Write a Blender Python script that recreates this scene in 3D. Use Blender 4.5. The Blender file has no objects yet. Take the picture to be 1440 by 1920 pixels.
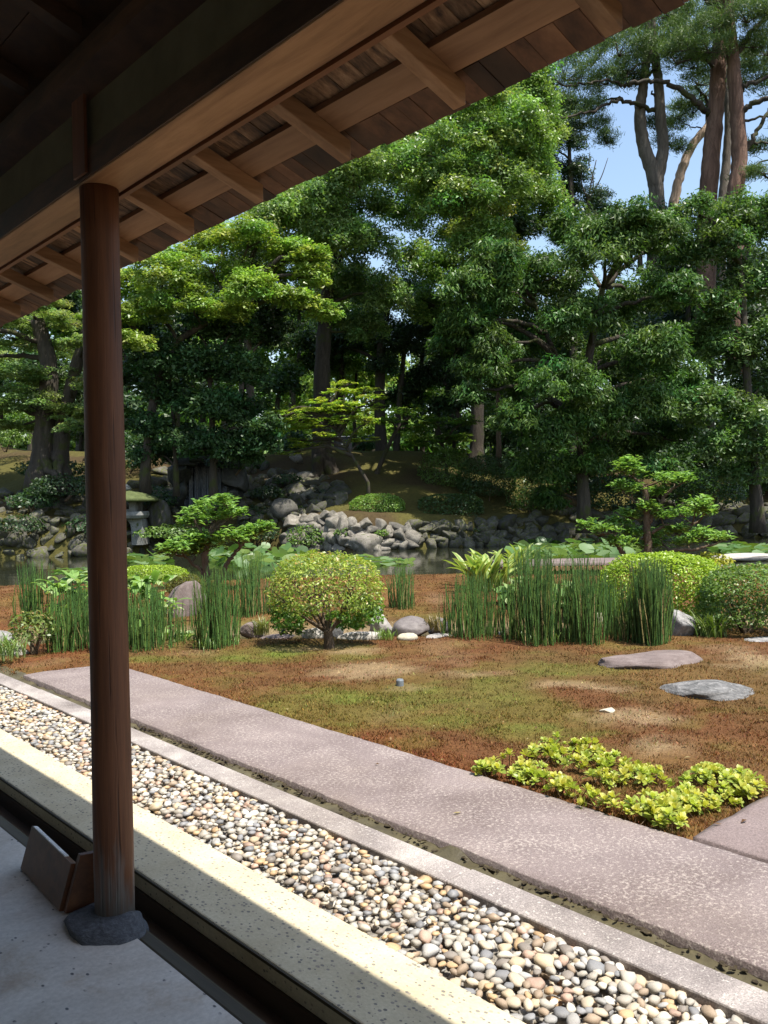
import bpy, bmesh, math, random
import numpy as np
from mathutils import Vector, noise as mnoise
random.seed(7)
rng = np.random.default_rng(7)
scn = bpy.context.scene
col = scn.collection

# ------------------------------------------------------------------ camera, sky, sun, exposure
H, FOC, PITCH, ROLL, YAW = 1.45, 1600.8, .0165, .0166, .7352
FW = np.array([0, math.cos(PITCH), -math.sin(PITCH)])
_up = np.array([0, math.sin(PITCH), math.cos(PITCH)]); _rt = np.array([1., 0, 0])
UP = _up * math.cos(ROLL) + _rt * math.sin(ROLL)
RT = _rt * math.cos(ROLL) - _up * math.sin(ROLL)
EYE = np.array([0, 0, H])
from mathutils import Matrix
cd = bpy.data.cameras.new('camera'); cam = bpy.data.objects.new('camera', cd); col.objects.link(cam)
M = Matrix(((RT[0], UP[0], -FW[0], 0), (RT[1], UP[1], -FW[1], 0), (RT[2], UP[2], -FW[2], H), (0, 0, 0, 1)))
cam.matrix_world = M
cd.sensor_fit = 'VERTICAL'; cd.sensor_height = 36; cd.sensor_width = 27; cd.lens = FOC / 1920 * 36
cd.clip_start = .05; cd.clip_end = 2000
scn.camera = cam
SUN_AZ, SUN_EL = 130.8, 67.
w = bpy.data.worlds.new('World'); scn.world = w; w.use_nodes = True
wn = w.node_tree.nodes; bg = wn['Background']
sky = wn.new('ShaderNodeTexSky'); sky.sky_type = 'NISHITA'; sky.sun_disc = False
sky.sun_elevation = math.radians(SUN_EL); sky.sun_rotation = math.radians(SUN_AZ % 360)
sky.air_density = 1.25; sky.dust_density = 1.4; sky.ozone_density = .5
w.node_tree.links.new(sky.outputs[0], bg.inputs[0]); bg.inputs[1].default_value = .135
sl = bpy.data.lights.new('sun', 'SUN'); sl.energy = 5.0; sl.angle = math.radians(.53); sl.color = (1, .955, .87)
so = bpy.data.objects.new('sun', sl); col.objects.link(so)
_a, _e = math.radians(SUN_AZ), math.radians(SUN_EL)
SD = Vector((math.sin(_a) * math.cos(_e), math.cos(_a) * math.cos(_e), math.sin(_e)))
so.rotation_euler = SD.to_track_quat('Z', 'Y').to_euler(); so.location = (0, 0, 30)
scn.view_settings.view_transform = 'Standard'; scn.view_settings.look = 'None'
scn.view_settings.exposure = .82; scn.view_settings.gamma = 1
scn.view_settings.use_curve_mapping = False
scn.render.engine = 'CYCLES'
cy = scn.cycles
cy.max_bounces = 7; cy.diffuse_bounces = 4; cy.glossy_bounces = 3; cy.transmission_bounces = 3
cy.transparent_max_bounces = 8; cy.caustics_reflective = False; cy.caustics_refractive = False
cy.use_denoising = True

# ------------------------------------------------------------------ helpers
def ray(x, y): return FW + RT * ((x - 720) / FOC) + UP * ((960 - y) / FOC)
def at(x, y, z=None, Y=None):
    g = ray(x, y); k = (z - H) / g[2] if z is not None else Y / g[1]
    return EYE + g * k
VV = np.array([math.cos(YAW), math.sin(YAW)]); UU = np.array([-math.sin(YAW), math.cos(YAW)])
def duv(P): return np.asarray(P)[..., :2] @ VV, np.asarray(P)[..., :2] @ UU
def xy(d, u): return VV * d + UU * u

def tag(o, label=None, cat=None, group=None, kind=None):
    if label: o['label'] = label
    if cat: o['category'] = cat
    if group: o['group'] = group
    if kind: o['kind'] = kind
    return o
def empty(name, loc=(0, 0, 0), rz=0, parent=None):
    o = bpy.data.objects.new(name, None); col.objects.link(o)
    o.location = loc; o.rotation_euler = (0, 0, rz); o.empty_display_size = .2
    if parent: o.parent = parent
    return o
def mesh(name, V, F, m, cols=None, smooth=False):
    me = bpy.data.meshes.new(name)
    V = np.asarray(V, dtype=np.float32).reshape(-1, 3)
    if isinstance(F, np.ndarray):
        k = F.shape[1]; nf = len(F)
        me.vertices.add(len(V)); me.vertices.foreach_set('co', V.ravel())
        me.loops.add(nf * k); me.loops.foreach_set('vertex_index', F.astype(np.int32).ravel())
        me.polygons.add(nf); me.polygons.foreach_set('loop_start', np.arange(0, nf * k, k, dtype=np.int32))
        me.update(calc_edges=True)
    else:
        me.from_pydata([tuple(map(float, p)) for p in V], [], F); me.update()
    if cols is not None:
        cols = np.asarray(cols, dtype=np.float32)
        dom = 'FACE' if len(cols) == len(me.polygons) and len(cols) != len(V) else 'POINT'
        at_ = me.attributes.new('col', 'FLOAT_COLOR', dom)
        c4 = np.ones((len(cols), 4), dtype=np.float32); c4[:, :3] = cols
        at_.data.foreach_set('color', c4.ravel())
    if smooth: me.polygons.foreach_set('use_smooth', np.ones(len(me.polygons), dtype=bool))
    if m: me.materials.append(m)
    return me
def link(name, me, parent=None, loc=(0, 0, 0), rot=(0, 0, 0), scale=(1, 1, 1)):
    o = bpy.data.objects.new(name, me); col.objects.link(o)
    o.location = loc; o.rotation_euler = rot; o.scale = scale
    if parent: o.parent = parent
    return o
class MB:
    def __init__(s): s.V = []; s.F = []; s.n = 0; s.C = []
    def add(s, V, F, c=None):
        V = np.asarray(V, float)
        s.V.append(V); s.F += [[int(i) + s.n for i in f] for f in F]; s.n += len(V)
        if c is not None: s.C.append(np.tile(np.asarray(c, float), (len(V), 1)))
        return s
    def box(s, a, b, c=None):
        x0, y0, z0 = a; x1, y1, z1 = b
        V = [(x0, y0, z0), (x1, y0, z0), (x1, y1, z0), (x0, y1, z0), (x0, y0, z1), (x1, y0, z1), (x1, y1, z1), (x0, y1, z1)]
        return s.add(V, [(3, 2, 1, 0), (4, 5, 6, 7), (0, 1, 5, 4), (1, 2, 6, 5), (2, 3, 7, 6), (3, 0, 4, 7)], c)
    def mesh(s, name, m, smooth=False): return mesh(name, np.vstack(s.V), s.F, m, np.vstack(s.C) if s.C else None, smooth)
    def build(s, name, m, parent=None, smooth=False, bevel=0, **k):
        o = link(name, s.mesh(name, m, smooth), parent, **k)
        if bevel:
            b = o.modifiers.new('bevel', 'BEVEL'); b.width = bevel; b.segments = 2; b.limit_method = 'ANGLE'
        return o
def tube(P, R, sides=6, cap=True):
    P = np.asarray(P, float); n = len(P); R = np.broadcast_to(np.asarray(R, float), (n,))
    T = np.gradient(P, axis=0); T /= np.linalg.norm(T, axis=1)[:, None] + 1e-9
    ref = np.array([0., 0, 1]) if abs(T[0][2]) < .9 else np.array([1., 0, 0])
    V = []
    a = np.linspace(0, 2 * np.pi, sides, endpoint=False)
    A = np.cross(T[0], ref); A /= np.linalg.norm(A)
    for i in range(n):
        A = A - T[i] * (A @ T[i]); A /= np.linalg.norm(A); B = np.cross(T[i], A)
        V.append(P[i] + R[i] * (np.cos(a)[:, None] * A + np.sin(a)[:, None] * B))
    F = [(i * sides + j, i * sides + (j + 1) % sides, (i + 1) * sides + (j + 1) % sides, (i + 1) * sides + j) for i in range(n - 1) for j in range(sides)]
    if cap: F += [tuple(range(sides))[::-1], tuple((n - 1) * sides + j for j in range(sides))]
    return np.vstack(V), F
def curve_pts(P, n=8):
    """Catmull-Rom through the points."""
    P = np.asarray(P, float)
    if len(P) < 3: return np.array([P[0] * (1 - t) + P[-1] * t for t in np.linspace(0, 1, n)])
    Q = np.vstack([2 * P[0] - P[1], P, 2 * P[-1] - P[-2]]); out = []
    for i in range(len(P) - 1):
        p0, p1, p2, p3 = Q[i:i + 4]
        for t in np.linspace(0, 1, n, endpoint=False):
            out.append(.5 * (2 * p1 + (p2 - p0) * t + (2 * p0 - 5 * p1 + 4 * p2 - p3) * t * t + (3 * p1 - p0 - 3 * p2 + p3) * t ** 3))
    out.append(P[-1]); return np.array(out)
def fbm(x, y, s=1., seed=0, oct=4):
    """cheap smooth noise for arrays, about -1..1"""
    x = np.asarray(x, float) * s + seed * 17.3; y = np.asarray(y, float) * s - seed * 9.7
    r = np.zeros_like(x); a = 1.
    for k in range(oct):
        xi = np.floor(x).astype(np.int64); yi = np.floor(y).astype(np.int64); fx = x - xi; fy = y - yi
        fx = fx * fx * (3 - 2 * fx); fy = fy * fy * (3 - 2 * fy)
        def h(i, j):
            v = (i * 374761393 + j * 668265263 + seed * 144665 + k * 7919) & 0xffffffff
            v = ((v ^ (v >> 13)) * 1274126177) & 0xffffffff
            return ((v ^ (v >> 16)) & 0xffff) / 32767.5 - 1
        r += a * ((h(xi, yi) * (1 - fx) + h(xi + 1, yi) * fx) * (1 - fy) + (h(xi, yi + 1) * (1 - fx) + h(xi + 1, yi + 1) * fx) * fy)
        a *= .5; x = x * 2.03 + 5.1; y = y * 2.03 + 1.7
    return r
def sstep(a, b, x):
    t = np.clip((np.asarray(x, float) - a) / (b - a), 0, 1); return t * t * (3 - 2 * t)
def unit(a): return a / (np.linalg.norm(a, axis=-1, keepdims=True) + 1e-9)

# ------------------------------------------------------------------ materials
class NT:
    def __init__(s, name):
        s.m = bpy.data.materials.new(name); s.m.use_nodes = True; s.t = s.m.node_tree
        s.b = s.t.nodes['Principled BSDF']; s.out = s.t.nodes['Material Output']
        s.b.inputs['Specular IOR Level'].default_value = .35
    def n(s, typ, **k):
        x = s.t.nodes.new(typ)
        for a, v in k.items():
            if a.startswith('i_'):
                key = a[2:]; key = int(key) if key.isdigit() else key.replace('_', ' ')
                x.inputs[key].default_value = v
            else: setattr(x, a, v)
        return x
    def l(s, a, b): s.t.links.new(a, b)
    def coord(s, kind='Object', scale=(1, 1, 1), rot=(0, 0, 0)):
        c = s.n('ShaderNodeTexCoord'); mp = s.n('ShaderNodeMapping'); mp.inputs['Scale'].default_value = scale; mp.inputs['Rotation'].default_value = rot
        s.l(c.outputs[kind], mp.inputs[0]); return mp.outputs[0]
    def noise(s, vec, scale, detail=4, rough=.55, dist=0):
        x = s.n('ShaderNodeTexNoise'); x.inputs['Scale'].default_value = scale; x.inputs['Detail'].default_value = detail
        x.inputs['Roughness'].default_value = rough; x.inputs['Distortion'].default_value = dist
        if vec is not None: s.l(vec, x.inputs[0])
        return x.outputs[0]
    def ramp(s, fac, stops):
        r = s.n('ShaderNodeValToRGB'); e = r.color_ramp.elements
        e[0].position, e[0].color = stops[0][0], (*stops[0][1], 1); e[1].position, e[1].color = stops[-1][0], (*stops[-1][1], 1)
        for p, c in stops[1:-1]:
            q = e.new(p); q.color = (*c, 1)
        s.l(fac, r.inputs[0]); return r.outputs[0]
    def mix(s, fac, a, b, mode='MIX'):
        x = s.n('ShaderNodeMix', data_type='RGBA', blend_type=mode)
        for v, i in ((fac, 0), (a, 6), (b, 7)):
            if isinstance(v, (int, float)): x.inputs[i].default_value = v
            elif isinstance(v, tuple): x.inputs[i].default_value = (*v, 1)
            else: s.l(v, x.inputs[i])
        return x.outputs[2]
    def math(s, op, a, b=0.):
        x = s.n('ShaderNodeMath', operation=op)
        for v, i in ((a, 0), (b, 1)):
            if isinstance(v, (int, float)): x.inputs[i].default_value = v
            else: s.l(v, x.inputs[i])
        return x.outputs[0]
    def base(s, c):
        if isinstance(c, tuple): s.b.inputs['Base Color'].default_value = (*c, 1)
        else: s.l(c, s.b.inputs['Base Color'])
    def rough(s, v):
        if isinstance(v, (int, float)): s.b.inputs['Roughness'].default_value = v
        else: s.l(v, s.b.inputs['Roughness'])
    def bump(s, h, strength=.5, dist=.01):
        x = s.n('ShaderNodeBump'); x.inputs['Strength'].default_value = strength; x.inputs['Distance'].default_value = dist
        s.l(h, x.inputs['Height']); s.l(x.outputs[0], s.b.inputs['Normal'])

def wood(name, c1, c2, c3, grain=(1, 1, 1), scale=14, rough=.6, rand=.35, streak=.5, bump=.3):
    k = NT(name); v = k.coord('Object', grain)
    oi = k.n('ShaderNodeObjectInfo')
    va = k.n('ShaderNodeVectorMath', operation='ADD'); k.l(v, va.inputs[0])
    cr = k.n('ShaderNodeCombineXYZ'); r3 = k.math('MULTIPLY', oi.outputs['Random'], 37.)
    for i in range(3): k.l(r3, cr.inputs[i])
    k.l(cr.outputs[0], va.inputs[1]); v = va.outputs[0]
    n1 = k.noise(v, scale, 6, .65, .3); n2 = k.noise(v, scale * .2, 3, .5)
    c = k.ramp(n1, [(.3, c1), (.52, c2), (.75, c3)])
    dk = k.ramp(n2, [(.35, (1 - streak,) * 3), (.6, (1.0,) * 3)])
    c = k.mix(1., c, dk, 'MULTIPLY')
    rr = k.ramp(oi.outputs['Random'], [(0, (1 - rand,) * 3), (1, (1.0, 1.0, 1.0))])
    c = k.mix(1., c, rr, 'MULTIPLY')
    k.base(c); k.rough(rough); k.bump(n1, bump, .004); return k.m

W_post = wood('post_wood', (0.098, 0.032, 0.013), (0.149, 0.052, 0.021), (0.196, 0.071, 0.030), (1, 1, .06), 40, .42, .0, .35, .15)
W_beam = wood('beam_wood', (0.260, 0.124, 0.052), (0.416, 0.215, 0.098), (0.546, 0.305, 0.150), (1, .1, 1), 22, .55, .1, .4)
W_red = wood('lintel_track_wood', (.15, .045, .015), (.20, .065, .022), (.25, .085, .03), (1, .1, 1), 30, .5, .1, .3)
W_raft = wood('rafter_wood', (0.286, 0.143, 0.065), (0.442, 0.240, 0.117), (0.572, 0.338, 0.182), (.1, 1, 1), 30, .62, .25, .45)
W_bat = wood('batten_wood', (0.300, 0.150, 0.069), (0.413, 0.219, 0.106), (0.500, 0.275, 0.144), (1, .1, 1), 26, .6, .2, .3)
W_board = wood('weathered_board', (0.044, 0.022, 0.014), (0.300, 0.163, 0.081), (0.600, 0.388, 0.225), (.05, 1, 1), 42, .7, .6, .6, .6)
W_eave = wood('eave_edge_board', (.06, .025, .012), (.19, .085, .04), (.32, .16, .08), (.2, .6, 1), 16, .65, .3, .8, .4)
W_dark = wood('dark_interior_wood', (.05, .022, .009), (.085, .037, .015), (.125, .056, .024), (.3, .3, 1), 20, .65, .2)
W_sill = wood('sill_wood', (.040, .030, .016), (.065, .05, .026), (.09, .07, .038), (1, .05, 1), 20, .6, .1)
W_foot = wood('footing_wood', (.07, .045, .026), (.11, .072, .042), (.15, .10, .06), (1, .05, 1), 20, .6, .1)
W_stand = wood('stand_wood', (.075, .026, .009), (.125, .044, .015), (.175, .066, .024), (1, .1, 1), 24, .5, .15, .4, .15)

def stone(name, c1, c2, c3, scale=4, speck=None, rough=.85, bump=.6, fine=40, obj_rand=0., kind='Object'):
    k = NT(name); v = k.coord(kind)
    n1 = k.noise(v, scale, 8, .62, .4); n2 = k.noise(v, fine, 4, .6)
    c = k.ramp(n1, [(.28, c1), (.5, c2), (.72, c3)])
    c = k.mix(1., c, k.ramp(n2, [(.3, (.68,) * 3), (.65, (1.12,) * 3)]), 'MULTIPLY')
    if speck:
        sp = k.noise(v, speck[0], 3, .6); c = k.mix(k.ramp(sp, [(speck[1], (0, 0, 0)), (speck[1] + .06, (1, 1, 1))]), c, speck[2])
    if obj_rand:
        oi = k.n('ShaderNodeObjectInfo')
        c = k.mix(1., c, k.ramp(oi.outputs['Random'], [(0, (1 - obj_rand,) * 3), (.5, (1, .97, .93)), (1, (1.1, 1.08, 1.05))]), 'MULTIPLY')
    k.base(c); k.rough(rough)
    h = k.math('ADD', k.math('MULTIPLY', n1, .7), k.math('MULTIPLY', n2, .3)); k.bump(h, bump, .03); return k.m
S_bank = stone('bank_rock', (.10, .092, .078), (.19, .175, .15), (.30, .28, .245), 2.4, (5., .6, (.07, .085, .03)), obj_rand=.55, fine=22)
S_mossy_shade = stone('mossy_shaded_bank_rock', (.045, .044, .028), (.092, .087, .07), (.165, .155, .135), 2.6, (3.5, .52, (.075, .085, .025)), obj_rand=.5, fine=22)  # moss patches, plus an overall darker tone that paints in bank shade
S_black = stone('wet_shaded_rock', (.018, .018, .018), (.04, .04, .038), (.08, .08, .072), 3, (4., .6, (.03, .04, .014)), rough=.5, fine=20)  # glossy wet stone, blackened to put the recess's shade into colour
S_purple = stone('purple_rock', (.11, .082, .074), (.17, .13, .118), (.235, .19, .172), 3, (40, .64, (.3, .26, .235)), fine=60)
S_grey = stone('grey_rock', (.13, .125, .12), (.24, .23, .225), (.40, .39, .37), 3.5, (9, .62, (.46, .45, .42)), fine=35)
S_dark = stone('dark_smooth_rock', (.10, .085, .082), (.15, .13, .125), (.2, .175, .165), 3, rough=.6, bump=.2)
S_pale = stone('pale_rock', (.28, .25, .22), (.40, .365, .33), (.5, .47, .43), 4, fine=50)
S_cream = stone('cream_rock', (.36, .31, .22), (.46, .41, .31), (.52, .48, .39), 4, fine=50, bump=.25)
S_lantern = stone('lantern_stone', (.13, .13, .12), (.21, .21, .195), (.28, .28, .26), 5, (8, .62, (.07, .09, .03)))
S_found = stone('foundation_rock', (.055, .058, .066), (.10, .105, .12), (.16, .165, .185), 7, fine=50, bump=.8)

def m_moss_ground():
    k = NT('moss_soil'); a = k.n('ShaderNodeAttribute', attribute_name='col')
    v = k.coord('Object'); n = k.noise(v, 70, 5, .7); n2 = k.noise(v, 9, 4, .6)
    c = k.mix(1., a.outputs['Color'], k.ramp(n, [(.3, (.55, .5, .45)), (.68, (1.35, 1.3, 1.2))]), 'MULTIPLY')
    c = k.mix(1., c, k.ramp(n2, [(.3, (.75,) * 3), (.7, (1.15,) * 3)]), 'MULTIPLY')
    k.base(c); k.rough(.95); k.bump(n, .8, .02); k.b.inputs['Specular IOR Level'].default_value = .1; return k.m
M_mossg = m_moss_ground()
def m_attr(name, rough=.6, spec=.3, trans=0., bumpy=0, tint=(1.25, 1.35, .6), coat=0):
    k = NT(name); a = k.n('ShaderNodeAttribute', attribute_name='col')
    k.base(a.outputs['Color']); k.rough(rough); k.b.inputs['Specular IOR Level'].default_value = spec
    if bumpy:
        v = k.coord('Object'); n = k.noise(v, bumpy, 4, .6); k.bump(n, .35, .004)
        c = k.mix(1., a.outputs['Color'], k.ramp(n, [(.3, (.62, .6, .56)), (.68, (1.12, 1.11, 1.08))]), 'MULTIPLY'); k.base(c)
    if trans:
        t = k.n('ShaderNodeBsdfTranslucent'); tc = k.mix(1., a.outputs['Color'], tint, 'MULTIPLY'); k.l(tc, t.inputs[0])
        mx = k.n('ShaderNodeMixShader'); mx.inputs[0].default_value = trans
        k.l(k.b.outputs[0], mx.inputs[1]); k.l(t.outputs[0], mx.inputs[2]); k.l(mx.outputs[0], k.out.inputs[0])
    return k.m
L_leaf = m_attr('leaf', .42, .5, .38)
L_gloss = m_attr('glossy_leaf', .42, .26, .32)
L_soft = m_attr('soft_leaf', .6, .3, .5)
L_needle = m_attr('pine_needle', .5, .3, .3)
L_moss = m_attr('moss_shoot', .8, .1, .3, tint=(1.3, 1.1, .7))
L_pad = m_attr('lily_leaf', .42, .4, .3)
P_peb = m_attr('pebble_stone', .55, .35, bumpy=34)
def m_bark(name, c1, c2, c3, sc=5, moss=None):
    k = NT(name); v = k.coord('Object', (1, 1, .22)); n = k.noise(v, sc, 8, .7, .6)
    vn = k.n('ShaderNodeVectorMath', operation='ADD'); k.l(v, vn.inputs[0]); k.l(k.math('MULTIPLY', n, .5), vn.inputs[1]); v = vn.outputs[0]
    vo = k.n('ShaderNodeTexVoronoi', feature='DISTANCE_TO_EDGE'); vo.inputs['Scale'].default_value = sc * 1.6; k.l(v, vo.inputs[0])
    c = k.ramp(n, [(.3, c1), (.5, c2), (.72, c3)])
    c = k.mix(k.ramp(vo.outputs[0], [(0, (.35,) * 3), (.15, (0, 0, 0))]), c, tuple(x * .4 for x in c1))
    if moss: c = k.mix(k.ramp(k.noise(k.coord('Object'), 2.2, 4, .6), [(.52, (0, 0, 0)), (.6, (1, 1, 1))]), c, moss)
    k.base(c); k.rough(.9); h = k.math('ADD', n, k.math('MULTIPLY', vo.outputs[0], .8)); k.bump(h, .8, .05); return k.m
B_dark = m_bark('dark_bark', (.03, .024, .018), (.06, .048, .036), (.10, .08, .06), moss=(.05, .055, .015))
B_pine = m_bark('red_pine_bark', (.085, .046, .031), (.16, .09, .062), (.26, .16, .115), 3)
B_pale = m_bark('pale_pine_bark', (.25, .17, .12), (.40, .29, .21), (.55, .43, .33), 2)
B_grey = m_bark('grey_bark', (.075, .06, .048), (.14, .115, .092), (.22, .185, .15), 3)
B_twig = m_bark('shrub_bark', (.09, .06, .035), (.16, .11, .07), (.24, .18, .12), 14)

# ------------------------------------------------------------------ setting: floor, ledge, gravel, kerb, drain, path
def m_floor():
    k = NT('mortar_floor'); v = k.coord('Object'); n = k.noise(v, 2.2, 7, .68, .9); n2 = k.noise(v, 60, 4, .6); n4 = k.noise(v, 5.5, 5, .65, .4)
    c = k.ramp(n, [(.28, (.34, .28, .22)), (.45, (.49, .44, .38)), (.58, (.57, .52, .46)), (.75, (.50, .48, .45))])
    c = k.mix(k.ramp(n4, [(.56, (0, 0, 0)), (.72, (.6,) * 3)]), c, (.38, .29, .21))
    c = k.mix(1., c, k.ramp(n2, [(.3, (.82,) * 3), (.7, (1.06,) * 3)]), 'MULTIPLY')
    vo = k.n('ShaderNodeTexVoronoi'); vo.inputs['Scale'].default_value = 34; k.l(k.coord('Object', (1, .6, 1)), vo.inputs[0])
    sp = k.ramp(vo.outputs['Distance'], [(.12, (1, 1, 1)), (.2, (0, 0, 0))])
    keep = k.ramp(k.noise(v, 9, 3, .6), [(.5, (0, 0, 0)), (.56, (1, 1, 1))])
    c = k.mix(k.mix(1., sp, keep, 'MULTIPLY'), c, (.07, .065, .07))
    k.base(c); k.rough(k.ramp(n4, [(.4, (.42,) * 3), (.6, (.62,) * 3)])); k.bump(n2, .2, .004); return k.m
def m_ledge():
    k = NT('aggregate_ledge'); v = k.coord('Object', (1.0, .75, 1)); n = k.noise(v, 5, 5, .6); n2 = k.noise(v, 90, 3, .6)
    c = k.ramp(n, [(.3, (.46, .39, .25)), (.7, (.60, .53, .37))])
    c = k.mix(1., c, k.ramp(n2, [(.3, (.86,) * 3), (.7, (1.06,) * 3)]), 'MULTIPLY')
    vo = k.n('ShaderNodeTexVoronoi'); vo.inputs['Scale'].default_value = 76; vo.inputs['Randomness'].default_value = 1; k.l(v, vo.inputs[0])
    cellr = k.n('ShaderNodeSeparateColor'); k.l(vo.outputs['Color'], cellr.inputs[0])
    sp = k.math('LESS_THAN', vo.outputs['Distance'], k.math('MULTIPLY', k.math('SUBTRACT', cellr.outputs[0], .25), .6))
    c = k.mix(k.math('MULTIPLY', sp, .85), c, k.ramp(cellr.outputs[1], [(0, (.10, .095, .09)), (.6, (.2, .18, .16)), (1, (.34, .27, .2))]))
    k.base(c); k.rough(.75); k.bump(n2, .25, .004); return k.m
def m_slab(name, c1, c2, c3, pit, amt, sc):
    k = NT(name); v = k.coord('Object'); n = k.noise(v, 2.2, 6, .6, .4); n2 = k.noise(v, sc, 5, .68); n3 = k.noise(v, sc * 3, 3, .6)
    c = k.ramp(n, [(.3, c1), (.5, c2), (.7, c3)])
    c = k.mix(1., c, k.ramp(n3, [(.3, (.82,) * 3), (.7, (1.1,) * 3)]), 'MULTIPLY')
    big = k.math('ADD', n2, k.math('MULTIPLY', k.math('SUBTRACT', k.noise(v, 3.3, 3, .5), .5), .22))
    c = k.mix(k.ramp(big, [(amt, (0, 0, 0)), (amt + .1, (.75,) * 3)]), c, pit)
    st = k.noise(v, 1.1, 5, .6, .5); c = k.mix(1., c, k.ramp(st, [(.35, (.86, .84, .81)), (.55, (1, 1, 1))]), 'MULTIPLY')
    fl = k.noise(v, 190, 2, .5); c = k.mix(1., c, k.ramp(fl, [(.35, (.7,) * 3), (.62, (1.14,) * 3)]), 'MULTIPLY')
    k.base(c); k.rough(.8); k.bump(n2, .5, .008); return k.m
M_floor, M_ledge = m_floor(), m_ledge()
M_path = m_slab('purple_slab', (.15, .114, .108), (.195, .154, .146), (.245, .197, .184), (.37, .318, .285), .515, 62)
M_slab2 = m_slab('smooth_purple_slab', (.165, .125, .118), (.195, .15, .142), (.225, .176, .166), (.29, .24, .22), .68, 30)
M_kerb = m_slab('kerb_granite', (.17, .145, .138), (.30, .262, .245), (.46, .42, .385), (.56, .52, .47), .56, 75)
def m_mud():
    k = NT('drain_mud'); v = k.coord('Object'); n = k.noise(v, 7, 6, .65); n2 = k.noise(v, 2, 3, .5)
    c = k.ramp(n, [(.3, (.036, .029, .016)), (.55, (.078, .066, .034)), (.75, (.125, .108, .06))])
    k.base(c); k.rough(k.ramp(n2, [(.4, (.35,) * 3), (.6, (.9,) * 3)])); k.bump(n, .6, .02); return k.m
M_mud = m_mud()
B = dict(rot=(0, 0, YAW))
def struct(o): o['kind'] = 'structure'; return o
struct(MB().box((-3.2, -6, -.3), (1.262, 10, 0)).build('floor', M_floor, **B))
lg = MB(); 
for i, (a, b) in enumerate(((-3.5, .62), (.624, 10.5))): lg.box((1.503, a, -.074), (1.833, b, 0))
led = struct(lg.build('ledge', M_ledge, bevel=.006, **B))
MB().box((1.496, -3.5, -.30), (1.812, 10.5, -.0765)).build('ledge_footing', W_foot, led)
MB().box((1.3225, -3.5, -.30), (1.4955, 10.5, -.15)).build('gutter_board', W_foot, led)
MB().box((1.495, -3.5, -.013), (1.5015, 10.5, -.002)).build('ledge_lip', W_sill, led)
MB().box((1.262, -3.5, -.30), (1.322, 10.5, -.004)).build('floor_sill', W_sill, led, bevel=.012)
# rough-edged slabs
def slab(name, d0, d1, u0, u1, z, th, m, amp=.012, nd=12, step=.05, seed=0, endamp=.03, dome=.0):
    nu = max(2, int((u1 - u0) / step)); U, D = np.meshgrid(np.linspace(u0, u1, nu + 1), np.concatenate([[0], np.linspace(.006, .994, nd - 1), [1]]), indexing='ij')
    lo = d0 + amp * (.6 * fbm(U, U * 0, 2.1, seed + 1) + .35 * fbm(U, U * 0, 14, seed + 5)); hi = d1 + amp * (.6 * fbm(U, U * 0 + 5, 1.9, seed + 2) + .35 * fbm(U, U * 0, 13, seed + 6))
    DD = lo + (hi - lo) * D
    UU_ = U + endamp * fbm(DD, U * 0 + 9, 3., seed + 3) * (np.abs(U - (u0 + u1) / 2) > (u1 - u0) * .497)
    edge = np.minimum(np.minimum(D, 1 - D) * (d1 - d0), np.minimum(U - u0, u1 - U))
    Z = z + .0022 * fbm(U, DD, 3., seed + 4) - .007 * np.exp(-np.maximum(edge, 0) / .005) + dome
    V = np.stack([DD, UU_, Z], -1).reshape(-1, 3); W = nd + 1
    i, j = np.meshgrid(np.arange(nu), np.arange(nd), indexing='ij'); a = (i * W + j).ravel()
    F = [tuple(q) for q in np.stack([a, a + 1, a + W + 1, a + W], 1)[:, ::-1]]
    n0 = len(V); per = [(k, 0) for k in range(nu + 1)] + [(nu, k) for k in range(1, nd + 1)] + [(k, nd) for k in range(nu - 1, -1, -1)] + [(0, k) for k in range(nd - 1, 0, -1)]
    idx = [k * W + l for k, l in per]; low = V[idx].copy(); low[:, 2] = z - th; V = np.vstack([V, low]); q = len(idx)
    F += [(idx[k], idx[(k + 1) % q], n0 + (k + 1) % q, n0 + k)[::-1] for k in range(q)]
    return mesh(name, V, F, m, smooth=True)
pth = struct(link('stone_path', slab('stone_path', 2.565, 3.322, -2.5, 7.42, 0, .12, M_path, .014, 16, .022, 3, .05), **B))
ps = struct(link('paving_slab', slab('paving_slab', 3.345, 5.0, -2.5, 1.80, .002, .1, M_slab2, .010, 16, .03, 8, .025), **B))
kb = struct(empty('kerb', (0, 0, 0), YAW))
u = -2.3
while u < 11.5:
    L_ = 1.52 + .1 * math.sin(u * 3)
    k_ = MB().box((2.309 + .002 * math.sin(u * 7), u + .004, -.15), (2.459 + .003 * math.sin(u * 5), u + L_, -.003 + .003 * math.sin(u * 11))).build('kerb_stone', M_kerb, kb, bevel=.007); u += L_
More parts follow.
